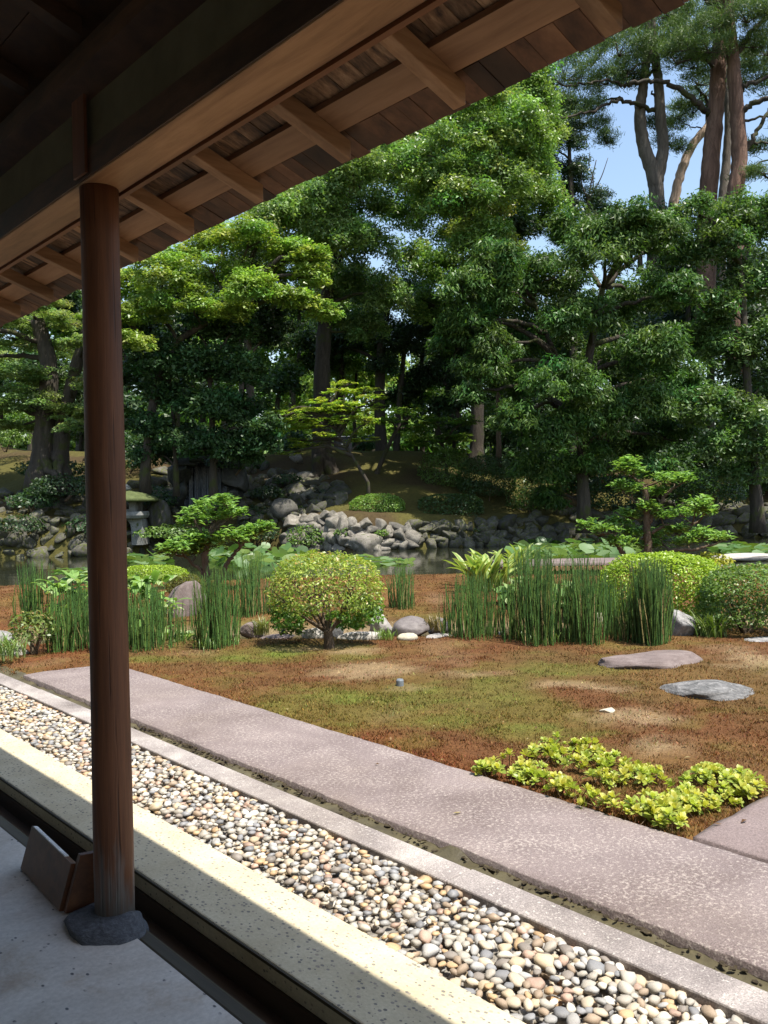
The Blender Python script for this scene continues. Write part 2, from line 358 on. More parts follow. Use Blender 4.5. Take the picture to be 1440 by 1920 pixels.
# drain mud between the kerb and the path
def grid_obj(name, xs, ys, fz, m, colf=None, parent=None, keep=None, **k):
    X, Y = np.meshgrid(xs, ys, indexing='ij'); Z = fz(X, Y); V = np.stack([X, Y, Z], -1).reshape(-1, 3); W = len(ys)
    i, j = np.meshgrid(np.arange(len(xs) - 1), np.arange(W - 1), indexing='ij'); a = (i * W + j).ravel()
    F = np.stack([a, a + W, a + W + 1, a + 1], 1)
    if keep is not None: F = F[keep(V[F].mean(1))]
    return link(name, mesh(name, V, F, m, colf(V) if colf else None, True), parent, **k)
struct(grid_obj('drain_mud', np.linspace(2.44, 2.62, 10), np.linspace(-2.5, 11, 420), lambda d, u: -.042 + .012 * fbm(d, u, 9, 3) + .02 * np.maximum(0, fbm(d, u, 5, 6) - .25) + .012 * sstep(2.53, 2.6, d), M_mud, **B))
def ico(sub):
    bm = bmesh.new(); bmesh.ops.create_icosphere(bm, subdivisions=sub, radius=1); bm.verts.ensure_lookup_table()
    V = np.array([v.co[:] for v in bm.verts]); F = np.array([[v.index for v in f.verts] for f in bm.faces]); bm.free(); return V, F
ICO = {s: ico(s) for s in (1, 2, 3, 4)}
def lumpy(V, seed, amp, sc=1.1):
    o = Vector((seed * 3.7, seed * 1.3, -seed * 2.1))
    return V * (1 + amp * np.array([mnoise.noise(Vector(p) * sc + o) for p in V]))[:, None]
# clods and dry leaves lying in the drain
cl = MB(); r_ = random.Random(4)
for i in range(520):
    u_ = r_.uniform(.8, 5.6); d_ = r_.choice([r_.uniform(2.54, 2.566), r_.uniform(2.47, 2.56)]); s = r_.uniform(.002, .008) * (2.0 if r_.random() < .15 and .5 < math.sin(u_ * 2.3) else 1)
    V = lumpy(ICO[1][0], i % 9 + 1, .6) * np.array([s * r_.uniform(.7, 2.2), s * r_.uniform(.7, 2.4), s * .6]); a = r_.uniform(0, 6.3); c_, s_ = math.cos(a), math.sin(a)
    cl.add(V @ np.array([[c_, -s_, 0], [s_, c_, 0], [0, 0, 1]]).T + [d_, u_, -.036 + .01 * (d_ > 2.54)], ICO[1][1])
tag(cl.build('mud_clods', m_bark('clod', (.05, .035, .02), (.10, .075, .04), (.16, .12, .07), 20), **B), 'dark crumbs of dry mud and leaf litter lying in the drain', 'leaf litter', kind='stuff')

# gravel bed
gb = struct(grid_obj('gravel_bed', np.linspace(1.80, 2.33, 6), np.linspace(-2.5, 11, 60), lambda d, u: -.048 + .004 * fbm(d, u, 40, 2), stone('grit', (.14, .125, .105), (.25, .225, .19), (.36, .33, .29), 60, fine=160), **B))
PC = np.array([(.33, .30, .26), (.42, .39, .34), (.35, .34, .33), (.22, .22, .23), (.50, .41, .29), (.45, .31, .18), (.40, .28, .22), (.50, .46, .40), (.60, .57, .52), (.34, .26, .19), (.20, .175, .155), (.46, .39, .30)])
pebV = []
for i in range(28):
    r_ = random.Random(100 + i); V = lumpy(ICO[2][0], i + 1, .5, .95)
    V = V * np.array([1, r_.uniform(.58, .92), r_.uniform(.36, .6)])
    for q in range(5):
        n = unit(np.array([r_.gauss(0, 1) for _ in range(3)])); t = V @ n - r_.uniform(.5, .75); V = V - np.maximum(t, 0)[:, None] * n * .8
    pebV.append(V)
pebC = [np.clip(PC[i % 12] * 1.17 * random.Random(i).uniform(.8, 1.12), 0, 1) for i in range(28)]
pebM = [mesh('pebble', pebV[i], ICO[2][1], P_peb, np.tile(pebC[i], (len(pebV[i]), 1)), True) for i in range(28)]
pl = []
for layer, n in ((0, 2500), (1, 2700)):
    pts = []; grid = {}
    tries = 0
    while len(pts) < n and tries < 70000:
        tries += 1; d_ = random.uniform(1.845, 2.30); u_ = random.uniform(.6, 9.5) if layer or random.random() < .9 else random.uniform(-1, .6)
        s = random.uniform(.014, .029) * (1.3 if random.random() < .2 else 1); key = (int(d_ / .06), int(u_ / .06)); ok = True
        for a in (-1, 0, 1):
            for b in (-1, 0, 1):
                for (e, f, t) in grid.get((key[0] + a, key[1] + b), ()):
                    if (e - d_) ** 2 + (f - u_) ** 2 < ((s + t) * (.62 if layer == 0 else .74)) ** 2: ok = False
        if ok: grid.setdefault(key, []).append((d_, u_, s)); pts.append((d_, u_, s)); pl.append((d_, u_, s, layer))
def dist(p): return np.linalg.norm(np.append(xy(p[0], p[1]), 0) - EYE)
vis = sorted([p for p in pl if p[3] == 1 and proj_ok(p)] if False else [p for p in pl if p[3] == 1 and p[1] > .95], key=dist)
first = set(vis[:300]); far = MB(); FV, FF, FC, nn = [], [], [], 0
for p in pl:
    i = random.randrange(28); rz = random.uniform(0, 6.28); tx, ty = random.gauss(0, .2), random.gauss(0, .2)
    z = -.040 + (.0 if p[3] == 0 else .024) + random.uniform(-.006, .008) - (.012 if p[3] == 1 and (p[0] > 2.27 or p[0] < 1.87) else 0); s = p[2] * 1.12
    if p in first: link('pebble', pebM[i], gb, (p[0], p[1], z), (tx, ty, rz), (s, s, s))
    else:
        lod = 2 if dist(p) < 2.9 and p[3] == 1 else 1
        V = pebV[i] if lod == 2 else pebV[i][:len(ICO[1][0])]
        c, s_ = math.cos(rz), math.sin(rz); R = np.array([[c, -s_, 0], [s_, c, 0], [0, 0, 1]]) @ np.array([[1, 0, 0], [0, math.cos(tx), -math.sin(tx)], [0, math.sin(tx), math.cos(tx)]])
        FV.append((V * s) @ R.T + np.array([p[0], p[1], z])); FF.append(ICO[lod][1] + nn); nn += len(V); FC.append(np.tile(pebC[i], (len(V), 1)))
o = link('pebbles', mesh('pebbles', np.vstack(FV), np.vstack(FF), P_peb, np.vstack(FC), True), gb); o['kind'] = 'stuff'

# ------------------------------------------------------------------ terrain: mossy garden, pond, far bank
def near_shore(x): return np.interp(x, [-40, -12, -8, -4, 0, 2.2, 2.6, 5.2, 5.8, 9, 14, 40], [13.5, 14.4, 14.9, 15.4, 15.9, 16.0, 15.5, 15.7, 16.6, 17.2, 19, 21])
def stream_y(x): return np.interp(x, [-14, -5, -2.5, 0, 1.5, 3, 5, 12], [9.4, 9.6, 9.75, 9.75, 9.85, 9.9, 9.9, 10.3])
def lawn_z(X, Y):
    d, u = X * VV[0] + Y * VV[1], X * UU[0] + Y * UU[1]
    z = -.012 + .018 * fbm(X, Y, .7, 2) + .012 * fbm(X, Y, 3, 5) + .007 * fbm(X, Y, 7, 8)
    z = z - .02 * sstep(5, 9, Y)
    z = z - .20 * np.exp(-((Y - stream_y(X)) / .34) ** 2)
    z = z + .05 * sstep(10.3, 11.5, Y)
    z = z - .9 * sstep(-.15, .9, Y - near_shore(X))
    fr = sstep(3.31, 3.27, d) * sstep(7.44, 7.40, u)
    z = z - .10 * fr - .10 * sstep(2.55, 2.50, d)
    z = z - .05 * sstep(3.33, 3.40, d) * 0 - .08 * sstep(1.83, 1.78, u) * sstep(3.3, 3.4, d) * sstep(5.1, 4.9, d)
    return z
RB, OL, GR, SA, YB = map(np.array, [(.122, .058, .026), (.112, .070, .028), (.115, .145, .028), (.27, .205, .125), (.150, .092, .036)])
def patch(px, py, rx, ry, z=0):
    c = at(px, py, z); e = at(px + rx, py, z); f = at(px, py - ry, z); return c[:2], abs(e[0] - c[0]), abs(f[1] - c[1])
SAND = [patch(*a) for a in [(690, 1250, 75, 12), (1170, 1336, 70, 10), (1240, 1390, 60, 13), (1050, 1277, 60, 6), (1415, 1232, 55, 18), (765, 1282, 30, 5), (900, 1258, 60, 5), (1120, 1285, 45, 5), (660, 1214, 40, 6), (820, 1125, 22, 9), (590, 1208, 60, 5)]]
GREEN = [patch(*a) for a in [(770, 1292, 120, 22), (530, 1215, 60, 14), (1010, 1365, 100, 16), (640, 1300, 90, 16), (850, 1345, 110, 14), (440, 1225, 50, 10), (900, 1283, 60, 12), (300, 1235, 80, 6)]]
def pmask(L, X, Y, soft=.45):
    m = np.zeros_like(X)
    for c, a, b in L:
        r = np.sqrt(((X - c[0]) / a) ** 2 + ((Y - c[1]) / b) ** 2) + .45 * fbm(X, Y, 2.2, 4) + .3 * fbm(X, Y, 9, 6)
        m = np.maximum(m, sstep(1 + soft, 1 - soft, r))
    return m
def moss_col(X, Y):
    n1 = fbm(X, Y, .55, 11); n2 = fbm(X, Y, 1.7, 12)
    t = sstep(-.45, .55, n1 + .5 * n2)[:, None]; c = RB * (1 - t) + OL * t
    t = (sstep(.15, .8, fbm(X, Y, .9, 13)) * .7)[:, None]; c = c * (1 - t) + YB * t
    d = X * VV[0] + Y * VV[1]
    t = (sstep(3.75, 3.4, d) * .4)[:, None]; c = c * (1 - t) + np.array([.17, .065, .026]) * t
    g = np.maximum(pmask(GREEN, X, Y, .8) * (.68 + .3 * fbm(X, Y, 3.3, 23)), sstep(.35, .9, fbm(X, Y, .8, 21)) * .4 + .25 * sstep(.3, .9, fbm(X, Y, 4, 24)))[:, None]; c = c * (1 - g) + GR * g
    st = sstep(.62, .25, np.abs(Y - stream_y(X)))[:, None] * .75; c = c * (1 - st) + np.array([.24, .2, .13]) * st
    s = np.maximum(pmask(SAND, X, Y, .7) * .8, sstep(.62, .95, fbm(X, Y, 1.3, 31)) * .2)[:, None] * .85; c = c * (1 - s) + SA * s
    far = (sstep(10.2, 11, Y) * .6)[:, None]; c = c * (1 - far) + (np.array([.135, .066, .028]) * (1 + .4 * n2[:, None])) * far
    return np.clip(c, .01, 1), s[:, 0]
struct(grid_obj('moss_lawn', np.arange(-16, 13, .11), np.arange(1.2, 19.6, .11), lawn_z, M_mossg, lambda V: moss_col(V[:, 0], V[:, 1])[0],
    keep=lambda c: (c[:, :2] @ VV > 2.47) & (c[:, 1] < near_shore(c[:, 0]) + 1.2)))
# moss shoots: nobody could count them
N = 300000
yy = 1 / rng.uniform(1 / 13.5, 1 / 2.8, N * 2); xx = rng.uniform(-.62, .68, N * 2) * yy
far_s = rng.random(len(yy)) < .12; yy[far_s] = rng.uniform(10.5, 18, far_s.sum()); xx[far_s] = rng.uniform(-.55, .4, far_s.sum()) * yy[far_s]
dd, uu = duv(np.stack([xx, yy], 1)); _, sm = moss_col(xx, yy)
ok = ((dd > 3.335) | (uu > 7.45)) & (dd > 2.5) & (yy < near_shore(xx) - .1) & ~((uu < 1.83) & (dd < 5.02)) & (rng.random(len(yy)) > sm * 1.02) & (np.abs(yy - stream_y(xx)) > .32 + .1 * fbm(xx, yy, 2, 3))
ok &= rng.random(len(yy)) < .62 + .5 * fbm(xx, yy, 5, 9)
xx, yy = xx[ok][:N], yy[ok][:N]; n = len(xx)
zz = lawn_z(xx, yy); cc, _ = moss_col(xx, yy)
hh = rng.uniform(.006, .019, n) * (1 + .045 * yy); ww = .0026 * (1 + .16 * yy) * rng.uniform(.6, 1.3, n); an = rng.uniform(0, np.pi, n)
T = np.stack([np.cos(an), np.sin(an), 0 * an], 1) * ww[:, None]; P = np.stack([xx, yy, zz - .004], 1); tip = P + np.stack([rng.normal(0, .45, n), rng.normal(0, .45, n), np.ones(n)], 1) * hh[:, None]
V = np.stack([P - T, P + T, tip], 1).reshape(-1, 3); jit = rng.uniform(.5, 1.95, (n, 1)) * (1 + rng.normal(0, .12, (n, 3)))
o = link('moss', mesh('moss', V, np.arange(3 * n).reshape(-1, 3), L_moss, np.clip(cc * jit * 1.15, .004, 1)))
tag(o, 'reddish brown and green moss shoots carpeting the garden ground', 'moss', kind='stuff')
def m_water():
    k = NT('pond_water'); v = k.coord('Object'); n = k.noise(v, 1.6, 3, .5); n2 = k.noise(v, 7, 2, .5)
    k.base((.018, .020, .011)); k.rough(.07); k.b.inputs['Specular IOR Level'].default_value = .4
    k.bump(k.math('ADD', n, k.math('MULTIPLY', n2, .25)), .16, .03); return k.m
M_water = m_water()
WZ = -.20
struct(MB().add([(-60, 13, WZ), (60, 13, WZ), (60, 36, WZ), (-60, 36, WZ)], [(0, 1, 2, 3)]).build('pond_water', M_water))
sx = np.linspace(-14, 12, 60)
struct(link('stream_water', mesh('stream_water', np.vstack([np.stack([sx, stream_y(sx) - .33, sx * 0 - .135], 1), np.stack([sx, stream_y(sx) + .33, sx * 0 - .135], 1)]), [(i, i + 1, 61 + i, 60 + i) for i in range(59)], M_water)))
def far_shore(x): return np.interp(x, [-40, -16, -12, -8.5, -6.8, -4, -1, 2, 5, 8, 12, 18, 45], [27, 25.5, 25.6, 26.2, 28.5, 28.0, 26.4, 27.2, 28.8, 30, 30.3, 30.6, 31])
def bank_z(X, Y):
    t = Y - far_shore(X) + .25 * fbm(X, Y, .7, 5)
    wall = np.interp(X, [-20, -8, -4, 4, 6, 12, 20], [1.25, 1.0, 1.0, .85, .7, .6, .6])
    z = -.9 + (.9 + wall) * sstep(-.3, 1.1, t) + 1.45 * sstep(1.2, 6, t) + 1.1 * sstep(5, 10.5, t) + .45 * sstep(12, 26, t)
    z = z + .12 * fbm(X, Y, .5, 7) * sstep(0, 2, t)
    return z
def bank_col(V):
    X, Y = V[:, 0], V[:, 1]; n = fbm(X, Y, .5, 41); t = sstep(-.4, .5, n)[:, None]
    c = np.array([.065, .048, .026]) * (1 - t) + np.array([.085, .08, .026]) * t
    f = sstep(36.5, 39.5, Y - far_shore(X) * 0)[:, None]; g = np.array([.10, .17, .035]) * (1 + .25 * n[:, None]); c = c * (1 - f) + g * f
    return np.clip(c, .01, 1)
struct(grid_obj('far_bank', np.concatenate([np.arange(-60, -18, 2.5), np.arange(-18, 20, .35), np.arange(20, 66, 2.5)]), np.concatenate([np.arange(24, 38, .3), np.arange(38, 130, 2.2)]), bank_z, M_mossg, bank_col))
struct(MB().add([(-900, -300, -1.3), (900, -300, -1.3), (900, 1500, -1.3), (-900, 1500, -1.3)], [(0, 1, 2, 3)]).build('ground', M_mud))

# ------------------------------------------------------------------ the pavilion: post, beam, eaves (one building, its members are parts)
pav = empty('pavilion', (0, 0, 0), YAW)
tag(pav, 'wooden garden pavilion with round post and deep boarded eaves over the veranda', 'pavilion')
def cyl_post(u_, z0=.02, z1=2.54, bark=False):
    zs = np.linspace(z0, z1, 14); P = np.stack([1.263 + 0 * zs, u_ + 0 * zs, zs], 1)
    V, F = tube(P, .0665 - .0022 * np.linspace(0, 1, 14) + .0012 * np.sin(zs * 5), 32); return V, F
def m_post():
    k = NT('old_post'); v = k.coord('Object', (1, 1, .05)); n = k.noise(v, 60, 6, .65, .2); n2 = k.noise(k.coord('Object', (1, 1, .25)), 9, 4, .6)
    c = k.ramp(n, [(.3, (.088, .031, .013)), (.5, (.125, .046, .019)), (.72, (.165, .064, .027))])
    c = k.mix(1., c, k.ramp(n2, [(.3, (.75,) * 3), (.65, (1.1,) * 3)]), 'MULTIPLY')
    g = k.n('ShaderNodeSeparateXYZ'); k.l(k.coord('Object'), g.inputs[0])
    h = k.math('ADD', g.outputs[2], k.math('MULTIPLY', k.math('SUBTRACT', k.noise(k.coord('Object', (1, 1, .12)), 26, 3, .6), .5), .75))
    cr_ = k.noise(k.coord('Object', (1, 1, .02)), 85, 2, .5); c = k.mix(k.ramp(cr_, [(.33, (.75,) * 3), (.38, (0, 0, 0))]), c, (.03, .012, .006))
    kn = k.noise(k.coord('Object', (1, 1, .5)), 7, 2, .5, .8); c = k.mix(k.ramp(kn, [(.68, (0, 0, 0)), (.74, (.7,) * 3)]), c, (.055, .02, .009))
    c = k.mix(k.ramp(h, [(.06, (1, 1, 1)), (.24, (0, 0, 0))]), c, k.mix(n, (.035, .03, .028), (.20, .185, .175)))
    k.base(c); k.rough(.6); k.bump(k.math('SUBTRACT', n, k.math('MULTIPLY', k.ramp(cr_, [(.30, (1, 1, 1)), (.40, (0, 0, 0))]), 1.2)), .45, .004); return k.m
M_post = m_post()
for u_ in (2.823, -.78, 6.43):
    V, F = cyl_post(u_); MB().add(V, F).build('post', M_post, pav, smooth=True)
MB().box((1.195, -6, 2.521), (1.331, 10, 2.62)).build('beam', W_beam, pav, bevel=.004)
MB().box((1.188, -6, 2.5245), (1.1935, 10, 2.615)).build('inner_shade_board', W_dark, pav)  # dark board added on the beam to put inner-face shade into colour
MB().box((1.3335, -3, 2.512), (1.352, 10, 2.60)).build('beam_facing', W_red, pav)
MB().box((1.354, -3, 2.545), (1.362, 10, 2.62)).build('bead', W_bat, pav)
def m_plaster():
    k = NT('clay_plaster'); n = k.noise(k.coord('Object'), 5, 5, .6); k.base(k.ramp(n, [(.3, (.085, .07, .036)), (.7, (.125, .105, .058))])); k.rough(.95); return k.m
M_pl = m_plaster()
k = NT('white_bounce_plaster'); k.base((.72, .70, .65)); k.rough(.9); M_white_bounce = k.m
MB().box((1.205, -6, 2.622), (1.2985, 10, 2.842)).build('wall_plaster', M_pl, pav)
for u_ in (2.823, -.78, 6.43): MB().box((1.176, u_ - .088, 2.535), (1.1865, u_ + .006, 2.842)).build('wall_post', W_post, pav)
MB().box((1.165, -6, 2.845), (1.297, 10, 2.945)).build('wall_plate', W_dark, pav, bevel=.004)
SL = .3376
def zb(d): return 2.6409 - SL * (d - 1.3312)
def sloped(d0, d1, u0, u1, off0, off1, f=zb):
    V = [(d0, u0, f(d0) + off0), (d1, u0, f(d1) + off0), (d1, u1, f(d1) + off0), (d0, u1, f(d0) + off0), (d0, u0, f(d0) + off1), (d1, u0, f(d1) + off1), (d1, u1, f(d1) + off1), (d0, u1, f(d0) + off1)]
    return MB().add(V, [(3, 2, 1, 0), (4, 5, 6, 7), (0, 1, 5, 4), (1, 2, 6, 5), (2, 3, 7, 6), (3, 0, 4, 7)])
u_ = 3.0508 + .4817 * 12
while u_ > -2:
    sloped(1.336, 1.733, u_ - .046, u_, 0, .058).build('rafter', W_raft, pav, bevel=.003); u_ -= .4817
sloped(1.37, 1.415, -2.5, 10, .0585, .074).build('batten', W_bat, pav)
sloped(1.595, 1.690, -2.5, 10, .0585, .076).build('batten', W_bat, pav)
r_ = random.Random(9); u_ = -1.6; nb = 0
while u_ < 9.5:
    wd = r_.uniform(.055, .10); o_ = .0765 + r_.uniform(0, .004)
    sloped(1.34, 1.705 + r_.uniform(-.004, .004), u_ + .0015, u_ + wd - .0015, o_, o_ + .010).build('roof_board', W_board, pav); u_ += wd
u_ = -1.6
while u_ < 9.5:
    wd = r_.uniform(.05, .09); o_ = .072 + r_.uniform(0, .003)
    sloped(1.707, 1.815 + r_.uniform(-.006, .006), u_ + .001, u_ + wd - .001, o_, o_ + .022).build('eave_board', W_eave, pav); u_ += wd
sloped(1.12, 1.822, -6, 10, .0975, .15).build('roof_covering', W_dark, pav)
# interior sloping ceiling
def zc(d): return 2.955 + SL * (1.165 - d)
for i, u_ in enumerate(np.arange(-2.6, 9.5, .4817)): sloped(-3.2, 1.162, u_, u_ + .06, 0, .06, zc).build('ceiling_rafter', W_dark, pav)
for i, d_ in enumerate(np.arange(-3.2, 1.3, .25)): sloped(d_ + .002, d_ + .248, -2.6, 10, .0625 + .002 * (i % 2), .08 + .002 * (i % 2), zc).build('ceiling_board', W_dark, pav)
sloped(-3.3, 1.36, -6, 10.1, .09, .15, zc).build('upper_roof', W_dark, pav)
MB().box((1.30, -6, 2.72), (1.345, 10, 3.0)).build('outer_plaster', M_pl, pav)
MB().box((-3.3, -6, 0), (-3.2, 10, 4.6)).build('rear_wall', M_white_bounce, pav)  # unseen wall, made off-white to bounce light into the veranda
# foundation stone under the post, wooden stand
def rock_verts(seed, sub=3, amp=.35, planes=9, depth=(.55, .9), sq=(1, 1, 1), top=None):
    r = random.Random(seed); V = lumpy(ICO[sub][0], seed * 1.37 + 2, amp, .8)
    for q in range(planes):
        n = unit(np.array([r.gauss(0, 1) for _ in range(3)])); h = r.uniform(*depth); t = V @ n - h; V = V - np.maximum(t, 0)[:, None] * n * .93
    V = V + .05 * np.array([mnoise.noise_vector(Vector(p) * 2.6 + Vector((seed, 0, 0)))[:] for p in V]) + .018 * np.array([mnoise.noise_vector(Vector(p) * 7 + Vector((seed, 0, 0)))[:] for p in V])
    V = V - (V.max(0) + V.min(0)) / 2; V = V / np.abs(V).max(0)
    if top is not None:
        lim = top * (1 + .12 * np.array([mnoise.noise(Vector((p[0] * 2, p[1] * 2, seed))) for p in V])); over = V[:, 2] > lim; V[over, 2] = (lim + (V[:, 2] - lim) * .06)[over]; V[:, 2] /= max(V[:, 2].max(), .1)
    return V * np.array(sq)
def rock_mesh(name, seed, m, sub=3, **k):
    V = rock_verts(seed, sub, **k); return mesh(name, V, ICO[sub][1], m, smooth=True)
fx = xy(1.245, 2.80)
fs = link('foundation_stone', rock_mesh('foundation_stone', 5, S_found, 4, amp=.3, planes=6), loc=(fx[0] - .02, fx[1] - .0, .0), rot=(0, 0, YAW), scale=(.128, .168, .048))
tag(fs, 'flat blue-grey natural stone footing under the round wooden post', 'footing stone')
ws = empty('wooden_stand', (0, 0, 0))
BL, BR = at(38, 1630, 0.0), at(112, 1713, 0.0)
ex = unit((BR - BL)[None])[0]; Lb = np.linalg.norm(BR - BL); nrm = np.array([-ex[1], ex[0], 0]);
if nrm[1] < 0: nrm = -nrm
lean = unit((nrm * .30 + np.array([0, 0, 1]))[None])[0]; thk = np.cross(ex, lean); thk *= (1 if thk[1] > 0 else -1)
def obox(o, a, b, c):
    V = [o + a * i + b * j + c * k for k in (0, 1) for i, j in ((0, 0), (1, 0), (1, 1), (0, 1))]
    return MB().add(V, [(3, 2, 1, 0), (4, 5, 6, 7), (0, 1, 5, 4), (1, 2, 6, 5), (2, 3, 7, 6), (3, 0, 4, 7)])
obox(BL + np.array([0, 0, .004]), ex * Lb * .98, thk * .022, lean * .165).build('front_board', W_stand, ws, bevel=.002)
obox(BL + lean * .1655 + np.array([0, 0, .004]) + ex * .02, ex * Lb * .78, thk * .016, lean * .004).build('pale_edge', stone('pale_edge', (.5, .5, .48), (.6, .6, .58), (.7, .7, .68), 8), ws)
obox(BR + np.array([0, 0, .004]) + nrm * .012 - ex * .002, ex * .026, nrm * .13 + ex * .03, lean * .20).build('side_board', W_stand, ws, bevel=.002)
tag(ws, 'small brown wooden stand of two joined boards on the floor beside the post', 'wooden stand')
# ------------------------------------------------------------------ leaves and trees
def leaf_arrays(P, N, L, W, c1, c2, g, droop=0., up=None, tdir=None, twist=.18):
    """one folded four-cornered leaf per point"""
    n = len(P); N = unit(N)
    T = tdir + g.normal(0, .35, (n, 3)) if tdir is not None else g.normal(0, 1, (n, 3))
    T = T - N * (T * N).sum(1)[:, None]; T = unit(T); Bt = np.cross(N, T)
    l = (L * g.uniform(.65, 1.25, n))[:, None]; w_ = (W * g.uniform(.7, 1.2, n))[:, None]
    V = np.stack([P - T * l * .5, P - Bt * w_ * .5 + N * w_ * twist, P + T * l * .5 - N * l * droop, P + Bt * w_ * .5 + N * w_ * twist], 1)
    t = g.random((n, 1)) ** 1.2; c = np.asarray(c1) * (1 - t) + np.asarray(c2) * t
    c = c * g.uniform(.75, 1.25, (n, 1))
    return V, np.clip(c, .003, 1)
def leaf_arrays3(P, N, L, W, c1, c2, g, droop=0., tdir=None):
    """one pointed three-cornered leaf per point, for crowns far away"""
    V, c = leaf_arrays(P, N, L, W, c1, c2, g, droop, tdir=tdir, twist=0)
    e = V[:, 3] - V[:, 1]; b = V[:, 0]
    return np.stack([b - e * .5, b + e * .5, V[:, 2]], 1), c
def leaf_mesh(name, VL, CL, m):
    V = np.concatenate(VL).reshape(-1, 3); C = np.concatenate(CL); n = len(C); k = VL[0].shape[1]
    return mesh(name, V, np.arange(k * n).reshape(-1, k), m, C)
def sphere_dirs(n, g, zmin=-1.):
    z = g.uniform(zmin, 1, n); a = g.uniform(0, 2 * np.pi, n); r = np.sqrt(1 - z * z)
    return np.stack([r * np.cos(a), r * np.sin(a), z], 1)
def clumps(C, R, g, L, W, cover, c1, c2, droop=0., upness=.55, outw=.5, rnd=.55, zmin=-.55, shell=(.55, 1.05), hang=0., VL=None, CL=None, hue=.18, tri=False):
    """leaves on the shells of ellipsoid clumps; C centres (k,3), R radii (k,3)"""
    VL = [] if VL is None else VL; CL = [] if CL is None else CL
    C = np.asarray(C, float); R = np.asarray(R, float)
    a_, b_, c_ = R[:, 0], R[:, 1], R[:, 2]
    area = 4 * np.pi * (((a_ * b_) ** 1.6 + (a_ * c_) ** 1.6 + (b_ * c_) ** 1.6) / 3) ** (1 / 1.6)
    cnt = np.maximum(6, (cover * area / (L * W * .5)).astype(int)); ix = np.repeat(np.arange(len(C)), cnt); n = len(ix)
    d = sphere_dirs(n, g, zmin); P = C[ix] + d * R[ix] * g.uniform(shell[0], shell[1], (n, 1))
    N = d * outw + np.array([0, 0, upness]) + g.normal(0, rnd, (n, 3))
    td = d * np.array([1, 1, .2]) + np.array([0, 0, -hang]) if hang else None
    V, cc = (leaf_arrays3 if tri else leaf_arrays)(P, N, L, W, np.asarray(c1), np.asarray(c2), g, droop, tdir=td)
    k = 1 + hue * g.normal(0, 1, (len(C), 1)); kk = np.clip(np.hstack([k * (1 + .12 * g.normal(0, 1, k.shape)), k, k * .95]), .4, 1.8)
    VL.append(V); CL.append(cc * kk[ix])
    return VL, CL
def bough_clumps(boughs, Y, g, k=.36, dens=1., flat=.75, dy=.8, ry=.9):
    """boughs: (px, py, rx_px, rz_px[, dY]) seen in the photograph at distance Y -> sub clump centres and radii"""
    CC, RR, bc = [], [], []
    for b in boughs:
        px, py, rx, rz = b[:4]; yb = Y + (b[4] if len(b) > 4 else g.uniform(-1, 1) * dy)
        c = at(px, py, Y=yb); s = yb / FOC; R = np.array([rx * s, rx * s * ry, rz * s]); bc.append((c, R))
        m = max(4, int(dens * 2.6 / (k * k)))
        d = sphere_dirs(m, g, -.75); q = g.uniform(.45, .95, (m, 1)); C = c + d * R * q
        r0 = 1.25 * k * (R[0] * R[2]) ** .5 * g.uniform(.65, 1.3, (m, 1)); RR.append(np.hstack([r0 * g.uniform(.9, 1.3, (m, 1)), r0 * g.uniform(.9, 1.2, (m, 1)), r0 * flat])); CC.append(C)
    return np.vstack(CC), np.vstack(RR), bc
def limb(mb, P, r0, r1, n=6, sides=6, wob=.0, g=None):
    Q = curve_pts(P, n)
    if wob: Q[1:-1] += g.normal(0, wob, (len(Q) - 2, 3))
    V, F = tube(Q, np.linspace(r0, r1, len(Q)), sides); mb.add(V, F)
def trunk_pts(px, Y): return [at(x, y, Y=Y + (dy[0] if dy else 0)) for x, y, *dy in px]
DENSE = 1.25
